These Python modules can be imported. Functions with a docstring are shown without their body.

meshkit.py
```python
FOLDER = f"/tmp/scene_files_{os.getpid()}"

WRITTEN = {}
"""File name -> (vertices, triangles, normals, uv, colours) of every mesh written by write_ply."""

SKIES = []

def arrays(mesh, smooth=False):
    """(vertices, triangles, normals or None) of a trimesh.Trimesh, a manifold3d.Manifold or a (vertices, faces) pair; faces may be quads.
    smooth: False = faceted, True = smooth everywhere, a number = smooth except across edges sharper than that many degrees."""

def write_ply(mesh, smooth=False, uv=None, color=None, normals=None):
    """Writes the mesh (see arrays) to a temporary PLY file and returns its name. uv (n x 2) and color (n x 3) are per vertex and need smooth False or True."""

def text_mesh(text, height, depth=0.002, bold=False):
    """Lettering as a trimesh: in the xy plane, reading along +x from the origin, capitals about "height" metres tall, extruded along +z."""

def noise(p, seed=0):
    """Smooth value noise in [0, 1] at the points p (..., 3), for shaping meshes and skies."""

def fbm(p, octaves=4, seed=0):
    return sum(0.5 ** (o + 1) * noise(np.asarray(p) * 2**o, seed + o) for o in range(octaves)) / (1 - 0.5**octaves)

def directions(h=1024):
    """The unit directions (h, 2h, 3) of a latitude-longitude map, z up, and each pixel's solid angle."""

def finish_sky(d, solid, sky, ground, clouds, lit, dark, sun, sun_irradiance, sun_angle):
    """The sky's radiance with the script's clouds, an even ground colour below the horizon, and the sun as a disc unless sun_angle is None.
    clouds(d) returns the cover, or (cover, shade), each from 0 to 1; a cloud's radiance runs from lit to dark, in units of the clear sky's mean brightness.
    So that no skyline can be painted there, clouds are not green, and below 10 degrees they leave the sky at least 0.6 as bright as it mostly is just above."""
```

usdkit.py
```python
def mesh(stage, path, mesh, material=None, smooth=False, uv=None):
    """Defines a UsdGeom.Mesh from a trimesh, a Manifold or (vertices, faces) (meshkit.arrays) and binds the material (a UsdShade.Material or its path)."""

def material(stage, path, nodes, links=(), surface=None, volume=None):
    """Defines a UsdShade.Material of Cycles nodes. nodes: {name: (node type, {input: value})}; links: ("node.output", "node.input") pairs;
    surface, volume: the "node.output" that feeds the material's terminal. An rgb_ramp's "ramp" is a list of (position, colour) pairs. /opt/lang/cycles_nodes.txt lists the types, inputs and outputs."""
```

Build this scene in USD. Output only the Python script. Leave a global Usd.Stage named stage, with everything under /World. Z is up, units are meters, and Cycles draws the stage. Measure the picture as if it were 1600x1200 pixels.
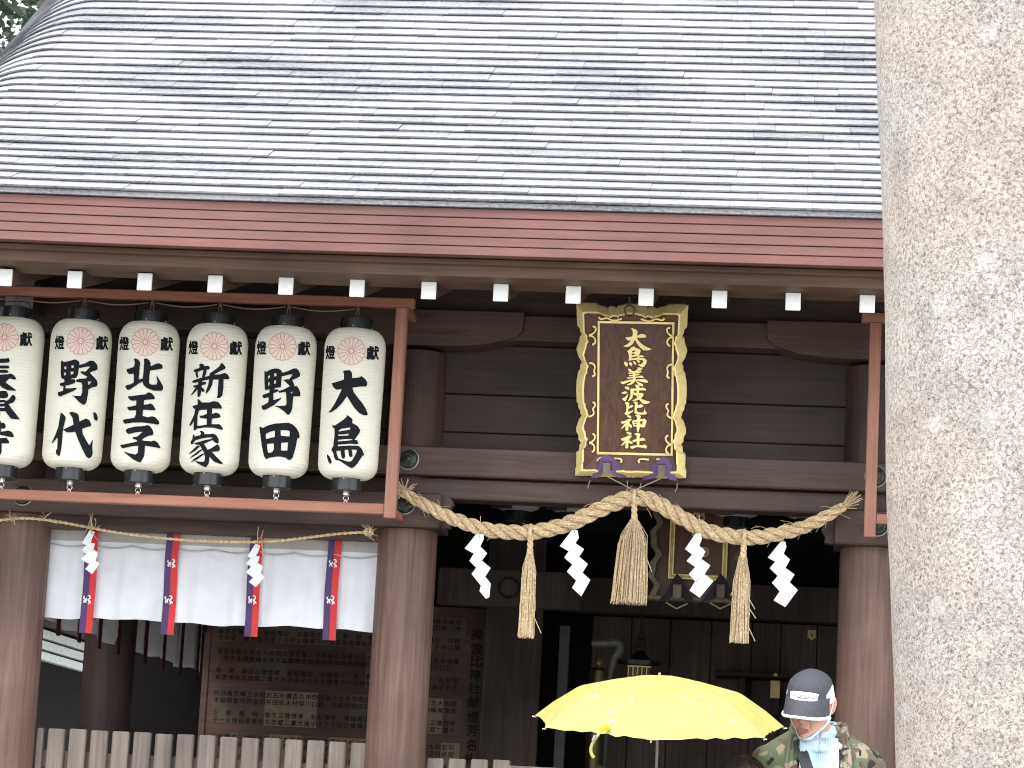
import math, glob, random
import numpy as np, trimesh, manifold3d, meshkit, usdkit
from pxr import Usd, UsdGeom, UsdLux, UsdShade, Gf, Sdf, Vt
from shapely.geometry import Polygon, box as sbox, LineString, Point
from shapely.ops import unary_union
from shapely import affinity

random.seed(4); rng = np.random.default_rng(4)
stage = Usd.Stage.CreateInMemory()
UsdGeom.SetStageUpAxis(stage, UsdGeom.Tokens.z); UsdGeom.SetStageMetersPerUnit(stage, 1.0)
UsdGeom.Xform.Define(stage, '/World'); UsdGeom.Scope.Define(stage, '/World/Looks')

# ---------------------------------------------------------------- camera, sky, sun, exposure
PITCH, YAW, ROLL, FPX = math.radians(9.9), math.radians(6.2), math.radians(3.03), 4200.0
EYE = np.array([0.0, -10.5, 1.5]); EXPOSURE = 1.62
Fw = np.array([-math.sin(YAW)*math.cos(PITCH), math.cos(YAW)*math.cos(PITCH), math.sin(PITCH)])
R0 = np.array([math.cos(YAW), math.sin(YAW), 0]); U0 = np.cross(R0, Fw)
RI = R0*math.cos(ROLL)+U0*math.sin(ROLL); UP = U0*math.cos(ROLL)-R0*math.sin(ROLL)
cam = UsdGeom.Camera.Define(stage, '/World/camera')
cam.CreateHorizontalApertureAttr(36.0); cam.CreateVerticalApertureAttr(27.0); cam.CreateFocalLengthAttr(FPX/1600*36)
cam.CreateClippingRangeAttr(Gf.Vec2f(0.1, 2000)); cam.CreateExposureAttr(EXPOSURE)
M4 = Gf.Matrix4d(*[float(x) for r in (RI, UP, -Fw, EYE) for x in (*r, 0)])
M4[3, 3] = 1.0
cam.AddTransformOp().Set(M4)

SUN = np.array([-0.35, -0.62, 0.95]); SUN = SUN/np.linalg.norm(SUN)
dome = UsdLux.DomeLight.Define(stage, '/World/sky')
dome.GetPrim().SetCustomDataByKey('kind', 'structure')
sky = usdkit.material(stage, '/World/Looks/sky', {
    't': ('texture_coordinate', {}), 'm': ('mapping', {'scale': (1.6, 1.6, 4.0)}),
    'n': ('noise_texture', {'scale': 1.7, 'detail': 6, 'roughness': .55}),
    'r': ('rgb_ramp', {'ramp': [(0.3, (9.2, 9.5, 9.9)), (0.7, (12.6, 12.8, 13.0))]}),
    's': ('sky_texture', {'sky_type': 'single_scattering', 'sun_disc': False, 'sun_elevation': math.asin(SUN[2]), 'sun_rotation': math.atan2(SUN[0], SUN[1])}),
    'x': ('mix_color', {'fac': 0.92}), 'b': ('background_shader', {'strength': 0.1})},
    [('t.generated', 'm.vector'), ('m.vector', 'n.vector'), ('n.fac', 'r.fac'), ('s.color', 'x.a'), ('r.color', 'x.b'), ('x.result', 'b.color')], surface='b.background')
UsdShade.MaterialBindingAPI.Apply(dome.GetPrim()).Bind(sky)
sun = UsdLux.DistantLight.Define(stage, '/World/sun')
sun.CreateNormalizeAttr(True); sun.CreateIntensityAttr(0.35); sun.CreateAngleAttr(25.0); sun.CreateColorAttr(Gf.Vec3f(1, .97, .93))
zax = SUN; xax = np.cross([0, 0, 1], zax); xax /= np.linalg.norm(xax); yax = np.cross(zax, xax)
Ms = Gf.Matrix4d(*[float(x) for r in (xax, yax, zax, (0, 0, 30)) for x in (*r, 0)]); Ms[3, 3] = 1.0
sun.AddTransformOp().Set(Ms)

# ---------------------------------------------------------------- helpers
def ray(px, py):
    return Fw + RI*(px-800)/FPX + UP*(600-py)/FPX
def P(px, py, Y):
    """the point of the upright plane y = Y seen at this place of the photograph (1600 x 1200)"""
    d = ray(px, py)
    return EYE + d*((Y-EYE[1])/d[1])
def X_(px, py, Y): return P(px, py, Y)[0]
def Z_(px, py, Y): return P(px, py, Y)[2]

used, LOC = {}, {}
def numbered(path):
    n = used.get(path, -1)+1; used[path] = n
    return path if n == 0 else f'{path}_{n:03d}'
def tagp(prim, label=None, cat=None, group=None, kind=None):
    for k, v in (('label', label), ('category', cat), ('group', group), ('kind', kind)):
        if v: prim.SetCustomDataByKey(k, v)
def thing(name, label, cat, loc=(0, 0, 0), group=None, kind=None):
    path = numbered('/World/'+name)
    x = UsdGeom.Xform.Define(stage, path); x.AddTranslateOp().Set(Gf.Vec3d(*map(float, loc)))
    LOC[path] = np.array(loc, float); tagp(x.GetPrim(), label, cat, group, kind)
    return path
def tm(m):
    if hasattr(m, 'to_mesh'):
        q = m.to_mesh(); return trimesh.Trimesh(q.vert_properties[:, :3], q.tri_verts, process=False)
    if isinstance(m, tuple):
        v, f, _ = meshkit.arrays(m); return trimesh.Trimesh(v, f, process=False)
    return m
def cat(ms): return trimesh.util.concatenate([tm(m) for m in ms])
def obj(name, m, mat, parent=None, smooth=False, label=None, category=None, group=None, kind=None):
    """one Mesh prim; vertices are given in world space"""
    path = numbered((parent or '/World')+'/'+name)
    m = tm(m); loc = LOC.get(parent, np.zeros(3)) if parent else np.zeros(3)
    m2 = trimesh.Trimesh(np.asarray(m.vertices)-loc, m.faces, process=False); m2.remove_unreferenced_vertices()
    usdkit.mesh(stage, path, m2, mat, smooth=smooth)
    LOC[path] = loc
    tagp(stage.GetPrimAtPath(path), label, category, group, kind)
    return path
def bx(x0, x1, y0, y1, z0, z1, c=0.004):
    """box with chamfered edges"""
    (x0, x1), (y0, y1), (z0, z1) = sorted((x0, x1)), sorted((y0, y1)), sorted((z0, z1))
    c = min(c, .3*(x1-x0), .3*(y1-y0), .3*(z1-z0)); pts = []
    for x, sx in ((x0, 1), (x1, -1)):
        for y, sy in ((y0, 1), (y1, -1)):
            for z, sz in ((z0, 1), (z1, -1)):
                pts += [(x+sx*c, y+sy*c, z), (x+sx*c, y, z+sz*c), (x, y+sy*c, z+sz*c)]
    return tm(manifold3d.Manifold.hull_points(np.array(pts)))
def hull(pts): return tm(manifold3d.Manifold.hull_points(np.asarray(pts, float)))
def tube(pts, rad, n=8, caps=True):
    pts = np.asarray(pts, float); k = len(pts); rad = np.broadcast_to(np.asarray(rad, float), (k,))
    t = np.gradient(pts, axis=0); t /= np.linalg.norm(t, axis=1, keepdims=True)+1e-12
    ref = np.array([0, 0, 1.0]) if abs(t[0][2]) < .9 else np.array([1.0, 0, 0])
    u = np.cross(t[0], ref); u /= np.linalg.norm(u); V = []
    for i in range(k):
        u = u-t[i]*(u@t[i]); u /= np.linalg.norm(u)+1e-12; w = np.cross(t[i], u)
        a = np.arange(n)*2*np.pi/n
        V.append(pts[i]+rad[i]*(np.cos(a)[:, None]*u+np.sin(a)[:, None]*w))
    V = np.vstack(V); F = []
    a = np.arange(n); b = (a+1) % n
    for i in range(k-1):
        p, q = i*n, (i+1)*n
        F += [np.stack([p+a, p+b, q+b], 1), np.stack([p+a, q+b, q+a], 1)]
    if caps:
        c0, c1 = len(V), len(V)+1; V = np.vstack([V, pts[0], pts[-1]])
        F += [np.stack([np.full(n, c0), b, a], 1), np.stack([np.full(n, c1), (k-1)*n+a, (k-1)*n+b], 1)]
    return trimesh.Trimesh(V, np.vstack(F), process=False)
def spline(pts, n):
    from scipy.interpolate import CubicSpline
    pts = np.asarray(pts, float); s = np.r_[0, np.cumsum(np.linalg.norm(np.diff(pts, axis=0), axis=1))]
    return CubicSpline(s, pts)(np.linspace(0, s[-1], n))
def revolve(prof, axis, n=48):
    """prof: (radius, z) pairs"""
    prof = np.asarray(prof, float); a = np.arange(n)*2*np.pi/n; k = len(prof)
    V = np.stack([axis[0]+prof[:, 0][:, None]*np.cos(a), axis[1]+prof[:, 0][:, None]*np.sin(a), np.repeat(prof[:, 1][:, None], n, 1)], -1).reshape(-1, 3)
    i, j = np.meshgrid(np.arange(k-1), np.arange(n), indexing='ij'); j2 = (j+1) % n
    q = [i*n+j, i*n+j2, (i+1)*n+j2, (i+1)*n+j]
    F = np.concatenate([np.stack([q[0], q[1], q[2]], -1).reshape(-1, 3), np.stack([q[0], q[2], q[3]], -1).reshape(-1, 3)])
    return trimesh.Trimesh(V, F, process=False)
def extr(poly, place, t):
    """polygon (shapely, 2D) extruded by t along its own z, then placed by the function on (n,3) arrays"""
    ms = [trimesh.creation.extrude_polygon(g, t, engine='earcut') for g in getattr(poly, 'geoms', [poly]) if g.area > 0]
    m = trimesh.util.concatenate(ms); m.vertices = place(np.asarray(m.vertices)); return m
def rounded(pts, r, holes=()):
    p = Polygon(pts).buffer(0)
    for h in holes: p = p.difference(Polygon(h).buffer(0))
    return p.buffer(r*.5).buffer(-r).buffer(r*.5)

# ---------------------------------------------------------------- materials
def L(n): return '/World/Looks/'+n
def mk(n, nodes, links, surface='p.BSDF'): return usdkit.material(stage, L(n), nodes, links, surface=surface)
WOODK = {'beam_wood': .76, 'post_wood': .60, 'shaded_post_wood': .72, 'wall_wood': .76, 'rafter_wood': .76, 'eave_wood': .74, 'fascia_wood': .55, 'fence_wood': .56, 'inner_wood': 3.0, 'inner_post_wood': 1.2, 'board_wood': 1.25, 'rack_wood': 1.0, 'plaque_wood': .95}
def wood(n, dark, light, axis='x', rough=.62, scale=1.0, bump=.25, blotch=.5, spec=.35):
    sc = {'x': (1.2, 26, 26), 'y': (26, 1.2, 26), 'z': (26, 26, 1.2)}[axis]
    k_ = WOODK.get(n, 1.0); w_ = (1, 1, 1) if n in ('fence_wood', 'rack_wood', 'rack_post_wood', 'fascia_wood') else (1.04, .95, .89)
    dark, light = [x*k_*w for x, w in zip(dark, w_)], [x*k_*w for x, w in zip(light, w_)]
    mid = [(.5*a+.5*b) for a, b in zip(dark, light)]
    return mk(n, {
        'g': ('geometry', {}), 'm': ('mapping', {'scale': tuple(scale*s for s in sc)}),
        'n': ('noise_texture', {'scale': 1.6, 'detail': 7, 'roughness': .62, 'distortion': .9}),
        'n2': ('noise_texture', {'scale': 2.3, 'detail': 4}),
        'r': ('rgb_ramp', {'ramp': [(.25, dark), (.5, mid), (.75, light)]}),
        'r2': ('rgb_ramp', {'ramp': [(.3, (1-blotch,)*3), (.7, (1.15,)*3)]}),
        'x': ('mix_color', {'blend_type': 'multiply', 'fac': 1.0}),
        'b': ('bump', {'strength': bump, 'distance': .004}),
        'p': ('principled_bsdf', {'roughness': rough, 'specular_ior_level': spec})},
        [('g.position', 'm.vector'), ('m.vector', 'n.vector'), ('g.position', 'n2.vector'), ('n.fac', 'r.fac'), ('n2.fac', 'r2.fac'), ('r.color', 'x.a'), ('r2.color', 'x.b'),
         ('x.result', 'p.base_color'), ('n.fac', 'b.height'), ('b.normal', 'p.normal')])
def plain(n, c, rough=.5, metallic=0.0, var=.12, scale=30, bump=0.0, **kw):
    return mk(n, {'g': ('geometry', {}), 'n': ('noise_texture', {'scale': scale, 'detail': 4}),
        'r': ('rgb_ramp', {'ramp': [(.3, tuple(x*(1-var) for x in c)), (.7, tuple(min(1, x*(1+var)) for x in c))]}),
        'b': ('bump', {'strength': bump, 'distance': .002}),
        'p': ('principled_bsdf', {'roughness': rough, 'metallic': metallic, **kw})},
        [('g.position', 'n.vector'), ('n.fac', 'r.fac'), ('r.color', 'p.base_color'), ('n.fac', 'b.height'), ('b.normal', 'p.normal')])
def cloth(n, c, trans=.35, var=.05, rough=.8, bump=.0):
    mk(n, {'g': ('geometry', {}), 'n': ('noise_texture', {'scale': 14, 'detail': 4}), 'r': ('rgb_ramp', {'ramp': [(.3, tuple(x*(1-var) for x in c)), (.7, tuple(min(1, x*(1+var)) for x in c))]}),
        'p': ('principled_bsdf', {'roughness': rough, 'specular_ior_level': .2}), 't': ('translucent_bsdf', {}), 'x': ('mix_closure', {'fac': trans})},
       [('g.position', 'n.vector'), ('n.fac', 'r.fac'), ('r.color', 'p.base_color'), ('r.color', 't.color'), ('p.BSDF', 'x.closure1'), ('t.BSDF', 'x.closure2')], surface='x.closure')
    return L(n)

wood('beam_wood', (.052, .031, .026), (.125, .082, .070), 'x', rough=.5)
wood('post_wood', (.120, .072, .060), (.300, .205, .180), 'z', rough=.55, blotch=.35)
wood('shaded_post_wood', (.045, .026, .022), (.10, .062, .052), 'z')  # same post timber, darker: shade under the eave put into its colour
wood('wall_wood', (.034, .023, .020), (.080, .055, .047), 'x', rough=.6)
wood('rafter_wood', (.060, .036, .028), (.150, .100, .080), 'y')
wood('rack_wood', (.200, .078, .050), (.330, .150, .105), 'x', rough=.55, scale=1.4, blotch=.2)
wood('rack_post_wood', (.200, .085, .058), (.340, .165, .118), 'z', rough=.55, scale=1.4, blotch=.2)
wood('fascia_wood', (.220, .092, .082), (.325, .145, .130), 'x', rough=.5, blotch=.22, bump=.1)
wood('eave_wood', (.085, .048, .034), (.180, .115, .085), 'x', blotch=.4)
wood('fence_wood', (.190, .150, .125), (.420, .355, .310), 'z', rough=.75, blotch=.3, bump=.5)
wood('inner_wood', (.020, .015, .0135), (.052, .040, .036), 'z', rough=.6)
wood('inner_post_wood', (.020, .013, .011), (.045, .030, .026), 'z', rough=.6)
plain('jamb_paint', (.16, .16, .165), .6)
wood('board_wood', (.085, .048, .038), (.16, .100, .082), 'x', rough=.55)
wood('plaque_wood', (.050, .026, .017), (.150, .085, .058), 'z', rough=.38, scale=1.7, blotch=.25, bump=.15)
wood('plaque_rim_wood', (.070, .036, .026), (.120, .064, .047), 'z', rough=.4, blotch=.2, bump=.1)
plain('black_lacquer', (.010, .011, .013), .28)
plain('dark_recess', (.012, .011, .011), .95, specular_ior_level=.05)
plain('white_paint', (.80, .83, .82), .55, var=.04, scale=60)
plain('shaded_white', (.26, .26, .25), .6, var=.15)  # white surfaces with the shade around them put into a greyer colour
plain('ink', (.010, .012, .015), .85, var=.2, specular_ior_level=.12)
plain('faded_ink', (.014, .011, .010), .7)
plain('crest_red', (.46, .15, .13), .6)
plain('brass', (.62, .44, .16), .3, metallic=.9)
plain('bright_metal', (.72, .70, .66), .3, metallic=.9)
plain('iron', (.018, .017, .017), .5)
plain('bronze', (.040, .045, .042), .42, metallic=.6, var=.5, scale=60, bump=.3)
plain('bronze_rim', (.25, .25, .235), .5, metallic=.4, var=.3)
plain('gold_leaf', (.98, .78, .34), .36, metallic=.12, var=.10, scale=40, bump=.08)
plain('dull_gold', (.62, .46, .20), .45, metallic=.2, var=.3)
plain('dark_gold', (.13, .10, .055), .5, metallic=.2, var=.3)
plain('wire', (.19, .13, .10), .6)
plain('shide_paper', (.67, .70, .70), .7, var=.03)
plain('slip_paper', (.36, .285, .20), .8, var=.15)
plain('skin', (.52, .285, .205), .5, var=.10, scale=35, bump=.05)
plain('lip', (.33, .125, .10), .5)
plain('hair', (.020, .011, .009), .6, var=.4, scale=90, specular_ior_level=.15)
plain('cap_navy', (.040, .042, .055), .8, var=.12, scale=80, bump=.2)
plain('cap_white', (.78, .80, .80), .8, var=.03)
plain('strap_black', (.022, .025, .028), .7)
plain('shirt_blue', (.42, .55, .66), .8, var=.16, scale=22)
plain('scarf_blue', (.50, .64, .76), .85, var=.12, scale=30)
plain('grey_coat', (.06, .06, .07), .85)
plain('trousers', (.035, .036, .045), .85)
plain('steel_grey', (.22, .22, .21), .45, metallic=.2)
plain('bark', (.06, .045, .035), .9, var=.4, bump=.5)
plain('stone_step', (.30, .29, .275), .75, var=.25, scale=18, bump=.2)
plain('gravel', (.27, .26, .25), .9, var=.4, scale=40, bump=.6)
plain('purple_cloth', (.125, .075, .185), .75, var=.15)
plain('slat_paint', (.62, .68, .66), .7, var=.15)
plain('slip_dark', (.165, .120, .095), .8, var=.15)
plain('dark_cloth', (.015, .011, .018), .8)
plain('dark_brass', (.10, .085, .045), .35, metallic=.8)
plain('brass_pale', (.62, .48, .22), .45, metallic=.35)
plain('cord', (.30, .24, .17), .8)
plain('crest_white', (.78, .74, .80), .8)
cloth('curtain_cloth', (.80, .83, .88), .22)
cloth('sheer_cloth', (.50, .48, .45), .3)
cloth('ribbon_red', (.62, .055, .06), .2)
cloth('ribbon_purple', (.095, .060, .155), .2)
cloth('inner_cloth', (.62, .61, .62), .25)
cloth('tassel_red', (.07, .014, .018), .1)
cloth('umbrella_yellow', (.475, .455, .150), .28, var=.03, rough=.45)
cloth('strap_yellow', (.80, .52, .03), .2)
cloth('lantern_paper', (.86, .845, .755), .30, var=.02, rough=.7)
cloth('crest_pink', (.80, .68, .61), .25)
cloth('print_white', (.93, .91, .60), .3)
# straw: streaked along its own length by per-island variation
for nm, a, b in (('straw', (.30, .20, .095), (.86, .69, .43)), ('straw_light', (.23, .15, .075), (.76, .62, .40))):
    mk(nm, {'g': ('geometry', {}), 'n': ('noise_texture', {'scale': 120, 'detail': 3}), 'a': ('math', {'math_type': 'multiply_add', 'value2': .5, 'value3': 0.0}),
        'ad': ('math', {'math_type': 'add'}), 'r': ('rgb_ramp', {'ramp': [(.2, a), (.85, b)]}), 'p': ('principled_bsdf', {'roughness': .6})},
       [('g.random_per_island', 'a.value1'), ('g.position', 'n.vector'), ('a.value', 'ad.value1'), ('n.fac', 'm2.value1'), ('m2.value', 'ad.value2'), ('ad.value', 'r.fac'), ('r.color', 'p.base_color')]
       if False else [('g.random_per_island', 'a.value1'), ('g.position', 'n.vector'), ('n.fac', 'ad.value1'), ('a.value', 'ad.value2'), ('ad.value', 'r.fac'), ('r.color', 'p.base_color')])
# wet roof metal
for nm, k in (('roof_metal', 1.0), ('roof_metal_dark', .86), ('roof_metal_light', 1.1)):
    mk(nm, {'g': ('geometry', {}), 'm': ('mapping', {'scale': (26, 70, 70)}), 'n': ('noise_texture', {'scale': 2.0, 'detail': 6, 'roughness': .78}),
        'n2': ('noise_texture', {'scale': 1.1, 'detail': 4, 'distortion': .6}), 'mm': ('mapping', {'scale': (.8, 1.5, 1.5)}),
        'ad': ('math', {'math_type': 'multiply_add', 'value2': .6}), 'h': ('math', {'math_type': 'multiply', 'value2': .4}),
        'r': ('rgb_ramp', {'ramp': [(.38, (.085*k, .086*k, .098*k)), (.445, (.165*k, .168*k, .184*k)), (.50, (.240*k, .241*k, .258*k)), (.60, (.300*k, .307*k, .320*k))]}),
        'rr': ('rgb_ramp', {'ramp': [(.38, (.68,)*3), (.58, (.40,)*3)]}),
        'b': ('bump', {'strength': .35, 'distance': .003}),
        'p': ('principled_bsdf', {'metallic': .12, 'specular_ior_level': .32})},
       [('g.position', 'm.vector'), ('m.vector', 'n.vector'), ('g.position', 'mm.vector'), ('mm.vector', 'n2.vector'), ('n.fac', 'ad.value1'), ('n2.fac', 'h.value1'), ('h.value', 'ad.value3'), ('ad.value', 'r.fac'), ('ad.value', 'rr.fac'),
        ('r.color', 'p.base_color'), ('rr.color', 'p.roughness'), ('n.fac', 'b.height'), ('b.normal', 'p.normal')])
# granite
mk('granite', {'g': ('geometry', {}),
    'n': ('noise_texture', {'scale': 140, 'detail': 3, 'roughness': .6, 'distortion': 1.0}),
    'n2': ('noise_texture', {'scale': 9, 'detail': 4, 'roughness': .6}), 'n3': ('noise_texture', {'scale': 3.2, 'detail': 3}),
    'v': ('voronoi_texture', {'scale': 7.5, 'randomness': 1.0}),
    'rv': ('rgb_ramp', {'ramp': [(.13, (1, 1, 1)), (.20, (0, 0, 0))]}),
    'r': ('rgb_ramp', {'ramp': [(.27, (.075, .071, .067)), (.41, (.175, .165, .156)), (.52, (.300, .286, .272)), (.70, (.385, .373, .358))]}),
    'r2': ('rgb_ramp', {'ramp': [(.30, (.82, .80, .79)), (.62, (1.06, 1.03, 1.0))]}),
    'r3': ('rgb_ramp', {'ramp': [(.35, (1.0, .93, .88)), (.65, (1.0, 1.0, 1.0))]}),
    'x': ('mix_color', {'blend_type': 'multiply', 'fac': 1.0}), 'x2': ('mix_color', {'blend_type': 'multiply', 'fac': 1.0}),
    'hf': ('math', {'math_type': 'multiply', 'value2': .20}), 'x3': ('mix_color', {'b': (.46, .48, .49)}),
    'b': ('bump', {'strength': .5, 'distance': .004}), 'p': ('principled_bsdf', {'roughness': .8, 'specular_ior_level': .25})},
   [('g.position', 'n.vector'), ('g.position', 'n2.vector'), ('g.position', 'n3.vector'), ('g.position', 'v.vector'), ('n.fac', 'r.fac'), ('n2.fac', 'r2.fac'), ('n3.fac', 'r3.fac'), ('v.distance', 'rv.fac'),
    ('r.color', 'x.a'), ('r2.color', 'x.b'), ('x.result', 'x2.a'), ('r3.color', 'x2.b'), ('rv.color', 'hf.value1'), ('hf.value', 'x3.fac'), ('x2.result', 'x3.a'), ('x3.result', 'p.base_color'),
    ('n.fac', 'b.height'), ('b.normal', 'p.normal')])
# camouflage cloth
mk('camouflage', {'g': ('geometry', {}), 'n1': ('noise_texture', {'scale': 14, 'detail': 3, 'distortion': 1}), 'n2': ('noise_texture', {'scale': 14, 'detail': 2, 'distortion': 1}), 'n3': ('noise_texture', {'scale': 17, 'detail': 2, 'distortion': 1.2}),
    'o2': ('vector_math', {'math_type': 'add', 'vector2': (7.3, 1.1, 4.2)}), 'o3': ('vector_math', {'math_type': 'add', 'vector2': (2.1, 9.4, 5.7)}),
    't1': ('math', {'math_type': 'greater_than', 'value2': .50}), 't2': ('math', {'math_type': 'greater_than', 'value2': .54}), 't3': ('math', {'math_type': 'greater_than', 'value2': .62}),
    'a': ('mix_color', {'a': (.235, .205, .155), 'b': (.095, .118, .075)}), 'c': ('mix_color', {'b': (.105, .075, .06)}), 'd': ('mix_color', {'b': (.022, .022, .022)}),
    'p': ('principled_bsdf', {'roughness': .85, 'specular_ior_level': .2})},
   [('g.position', 'n1.vector'), ('g.position', 'o2.vector1'), ('g.position', 'o3.vector1'), ('o2.vector', 'n2.vector'), ('o3.vector', 'n3.vector'), ('n1.fac', 't1.value1'), ('n2.fac', 't2.value1'), ('n3.fac', 't3.value1'),
    ('t1.value', 'a.fac'), ('a.result', 'c.a'), ('t2.value', 'c.fac'), ('c.result', 'd.a'), ('t3.value', 'd.fac'), ('d.result', 'p.base_color')])
mk('leaf', {'g': ('geometry', {}), 'r': ('rgb_ramp', {'ramp': [(0, (.008, .018, .010)), (1, (.030, .050, .026))]}), 'p': ('principled_bsdf', {'roughness': .5}), 't': ('translucent_bsdf', {'color': (.03, .055, .02)}), 'x': ('mix_closure', {'fac': .25})},
   [('g.random_per_island', 'r.fac'), ('r.color', 'p.base_color'), ('p.BSDF', 'x.closure1'), ('t.BSDF', 'x.closure2')], surface='x.closure')
mk('window_glass', {'f': ('fresnel', {'IOR': 1.45}), 't': ('transparent_bsdf', {'color': (.86, .88, .88)}), 'g': ('glossy_bsdf', {'roughness': .02, 'color': (.9, .95, .95)}), 'x': ('mix_closure', {})},
   [('f.fac', 'x.fac'), ('t.BSDF', 'x.closure1'), ('g.BSDF', 'x.closure2')], surface='x.closure')

# ---------------------------------------------------------------- ground, steps
def sheet(x0, x1, y0, y1, z, n=1):
    return (np.array([(x0, y0, z), (x1, y0, z), (x1, y1, z), (x0, y1, z)]), np.array([(0, 1, 2, 3)]))
obj('ground', sheet(-200, 200, -200, 200, 0), L('gravel'), kind='structure')
pl = thing('platform', None, None, (-2, .6, 0), kind='structure')
nb = 8; xs = np.linspace(-6.0, 3.2, nb+1)
for a, b in zip(xs[:-1], xs[1:]):
    obj('stone', bx(a+.003, b-.003, -1.15, 4.5, .0, .45, .012), L('stone_step'), pl)
    obj('stone', bx(a+.003+.2, b-.003+.2, -1.75, -1.152, .0, .225, .012), L('stone_step'), pl)
FL = .45

# ---------------------------------------------------------------- the shrine hall
hall = thing('shrine_hall', 'dark timber shrine hall with wet stepped metal roof, white rafter ends and round posts', 'shrine', (-.614, 0, FL))
XM = -.614
def sori(X):                                   # the eave rises a little towards the gables
    return .0055*np.maximum(0, np.abs(np.asarray(X, float)-XM)-1.0)**2
PX = [-3.09, -1.5225, .295, 1.865]; PR = .117
XL, XR = -3.62, 2.45
# roof surface: s metres up the slope
YE, ZE, LROW, NROW = -1.17, 3.794, .110, 42
ss = np.linspace(0, 6, 1201); bb = np.radians(28.5+2.3*ss)
yy = YE+np.r_[0, np.cumsum(np.cos(.5*(bb[1:]+bb[:-1]))*np.diff(ss))]; zz = ZE+np.r_[0, np.cumsum(np.sin(.5*(bb[1:]+bb[:-1]))*np.diff(ss))]
XB = 2.69                                      # half width where the gable roll begins
def droll(X):
    d = np.maximum(0, np.abs(np.asarray(X, float)-XM)-XB)
    return 1.35*d**2
def roofp(s, X, lift):
    X = np.asarray(X, float); b = np.interp(s, ss, bb)
    wav = .0035*(meshkit.noise(np.stack([X*2.2, np.full_like(X, s*31.7), np.zeros_like(X)], -1), 3)-.5)
    return np.stack([X, np.interp(s, ss, yy)-math.sin(b)*lift+0*X, np.interp(s, ss, zz)+math.cos(b)*lift+sori(X)*math.exp(-s)-droll(X)+wav], -1)
def stripmesh(rows):
    n = len(rows[0]); V = np.vstack(rows); F = []
    for k in range(len(rows)-1):
        a = k*n+np.arange(n-1); c = a+n
        F += [np.stack([a, a+1, c+1], 1), np.stack([a, c+1, c], 1)]
    return trimesh.Trimesh(V, np.vstack(F), process=False)
XV0, XV1 = XM-3.30, XM+3.30
def xs_between(a, b):
    k = 2
    if max(abs(a-XM), abs(b-XM)) > XB-.02: k = max(3, int((b-a)/.045)+2)
    return np.linspace(a, b, k)
deckx = np.r_[np.linspace(XV0, XM-XB, 20), np.linspace(XM+XB, XV1, 20)]
roof = obj('roof', stripmesh([roofp(s, deckx, -.012) for s in np.linspace(0, NROW*LROW, 24)]), L('dark_recess'), hall, smooth=True)
pieces = []
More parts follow.
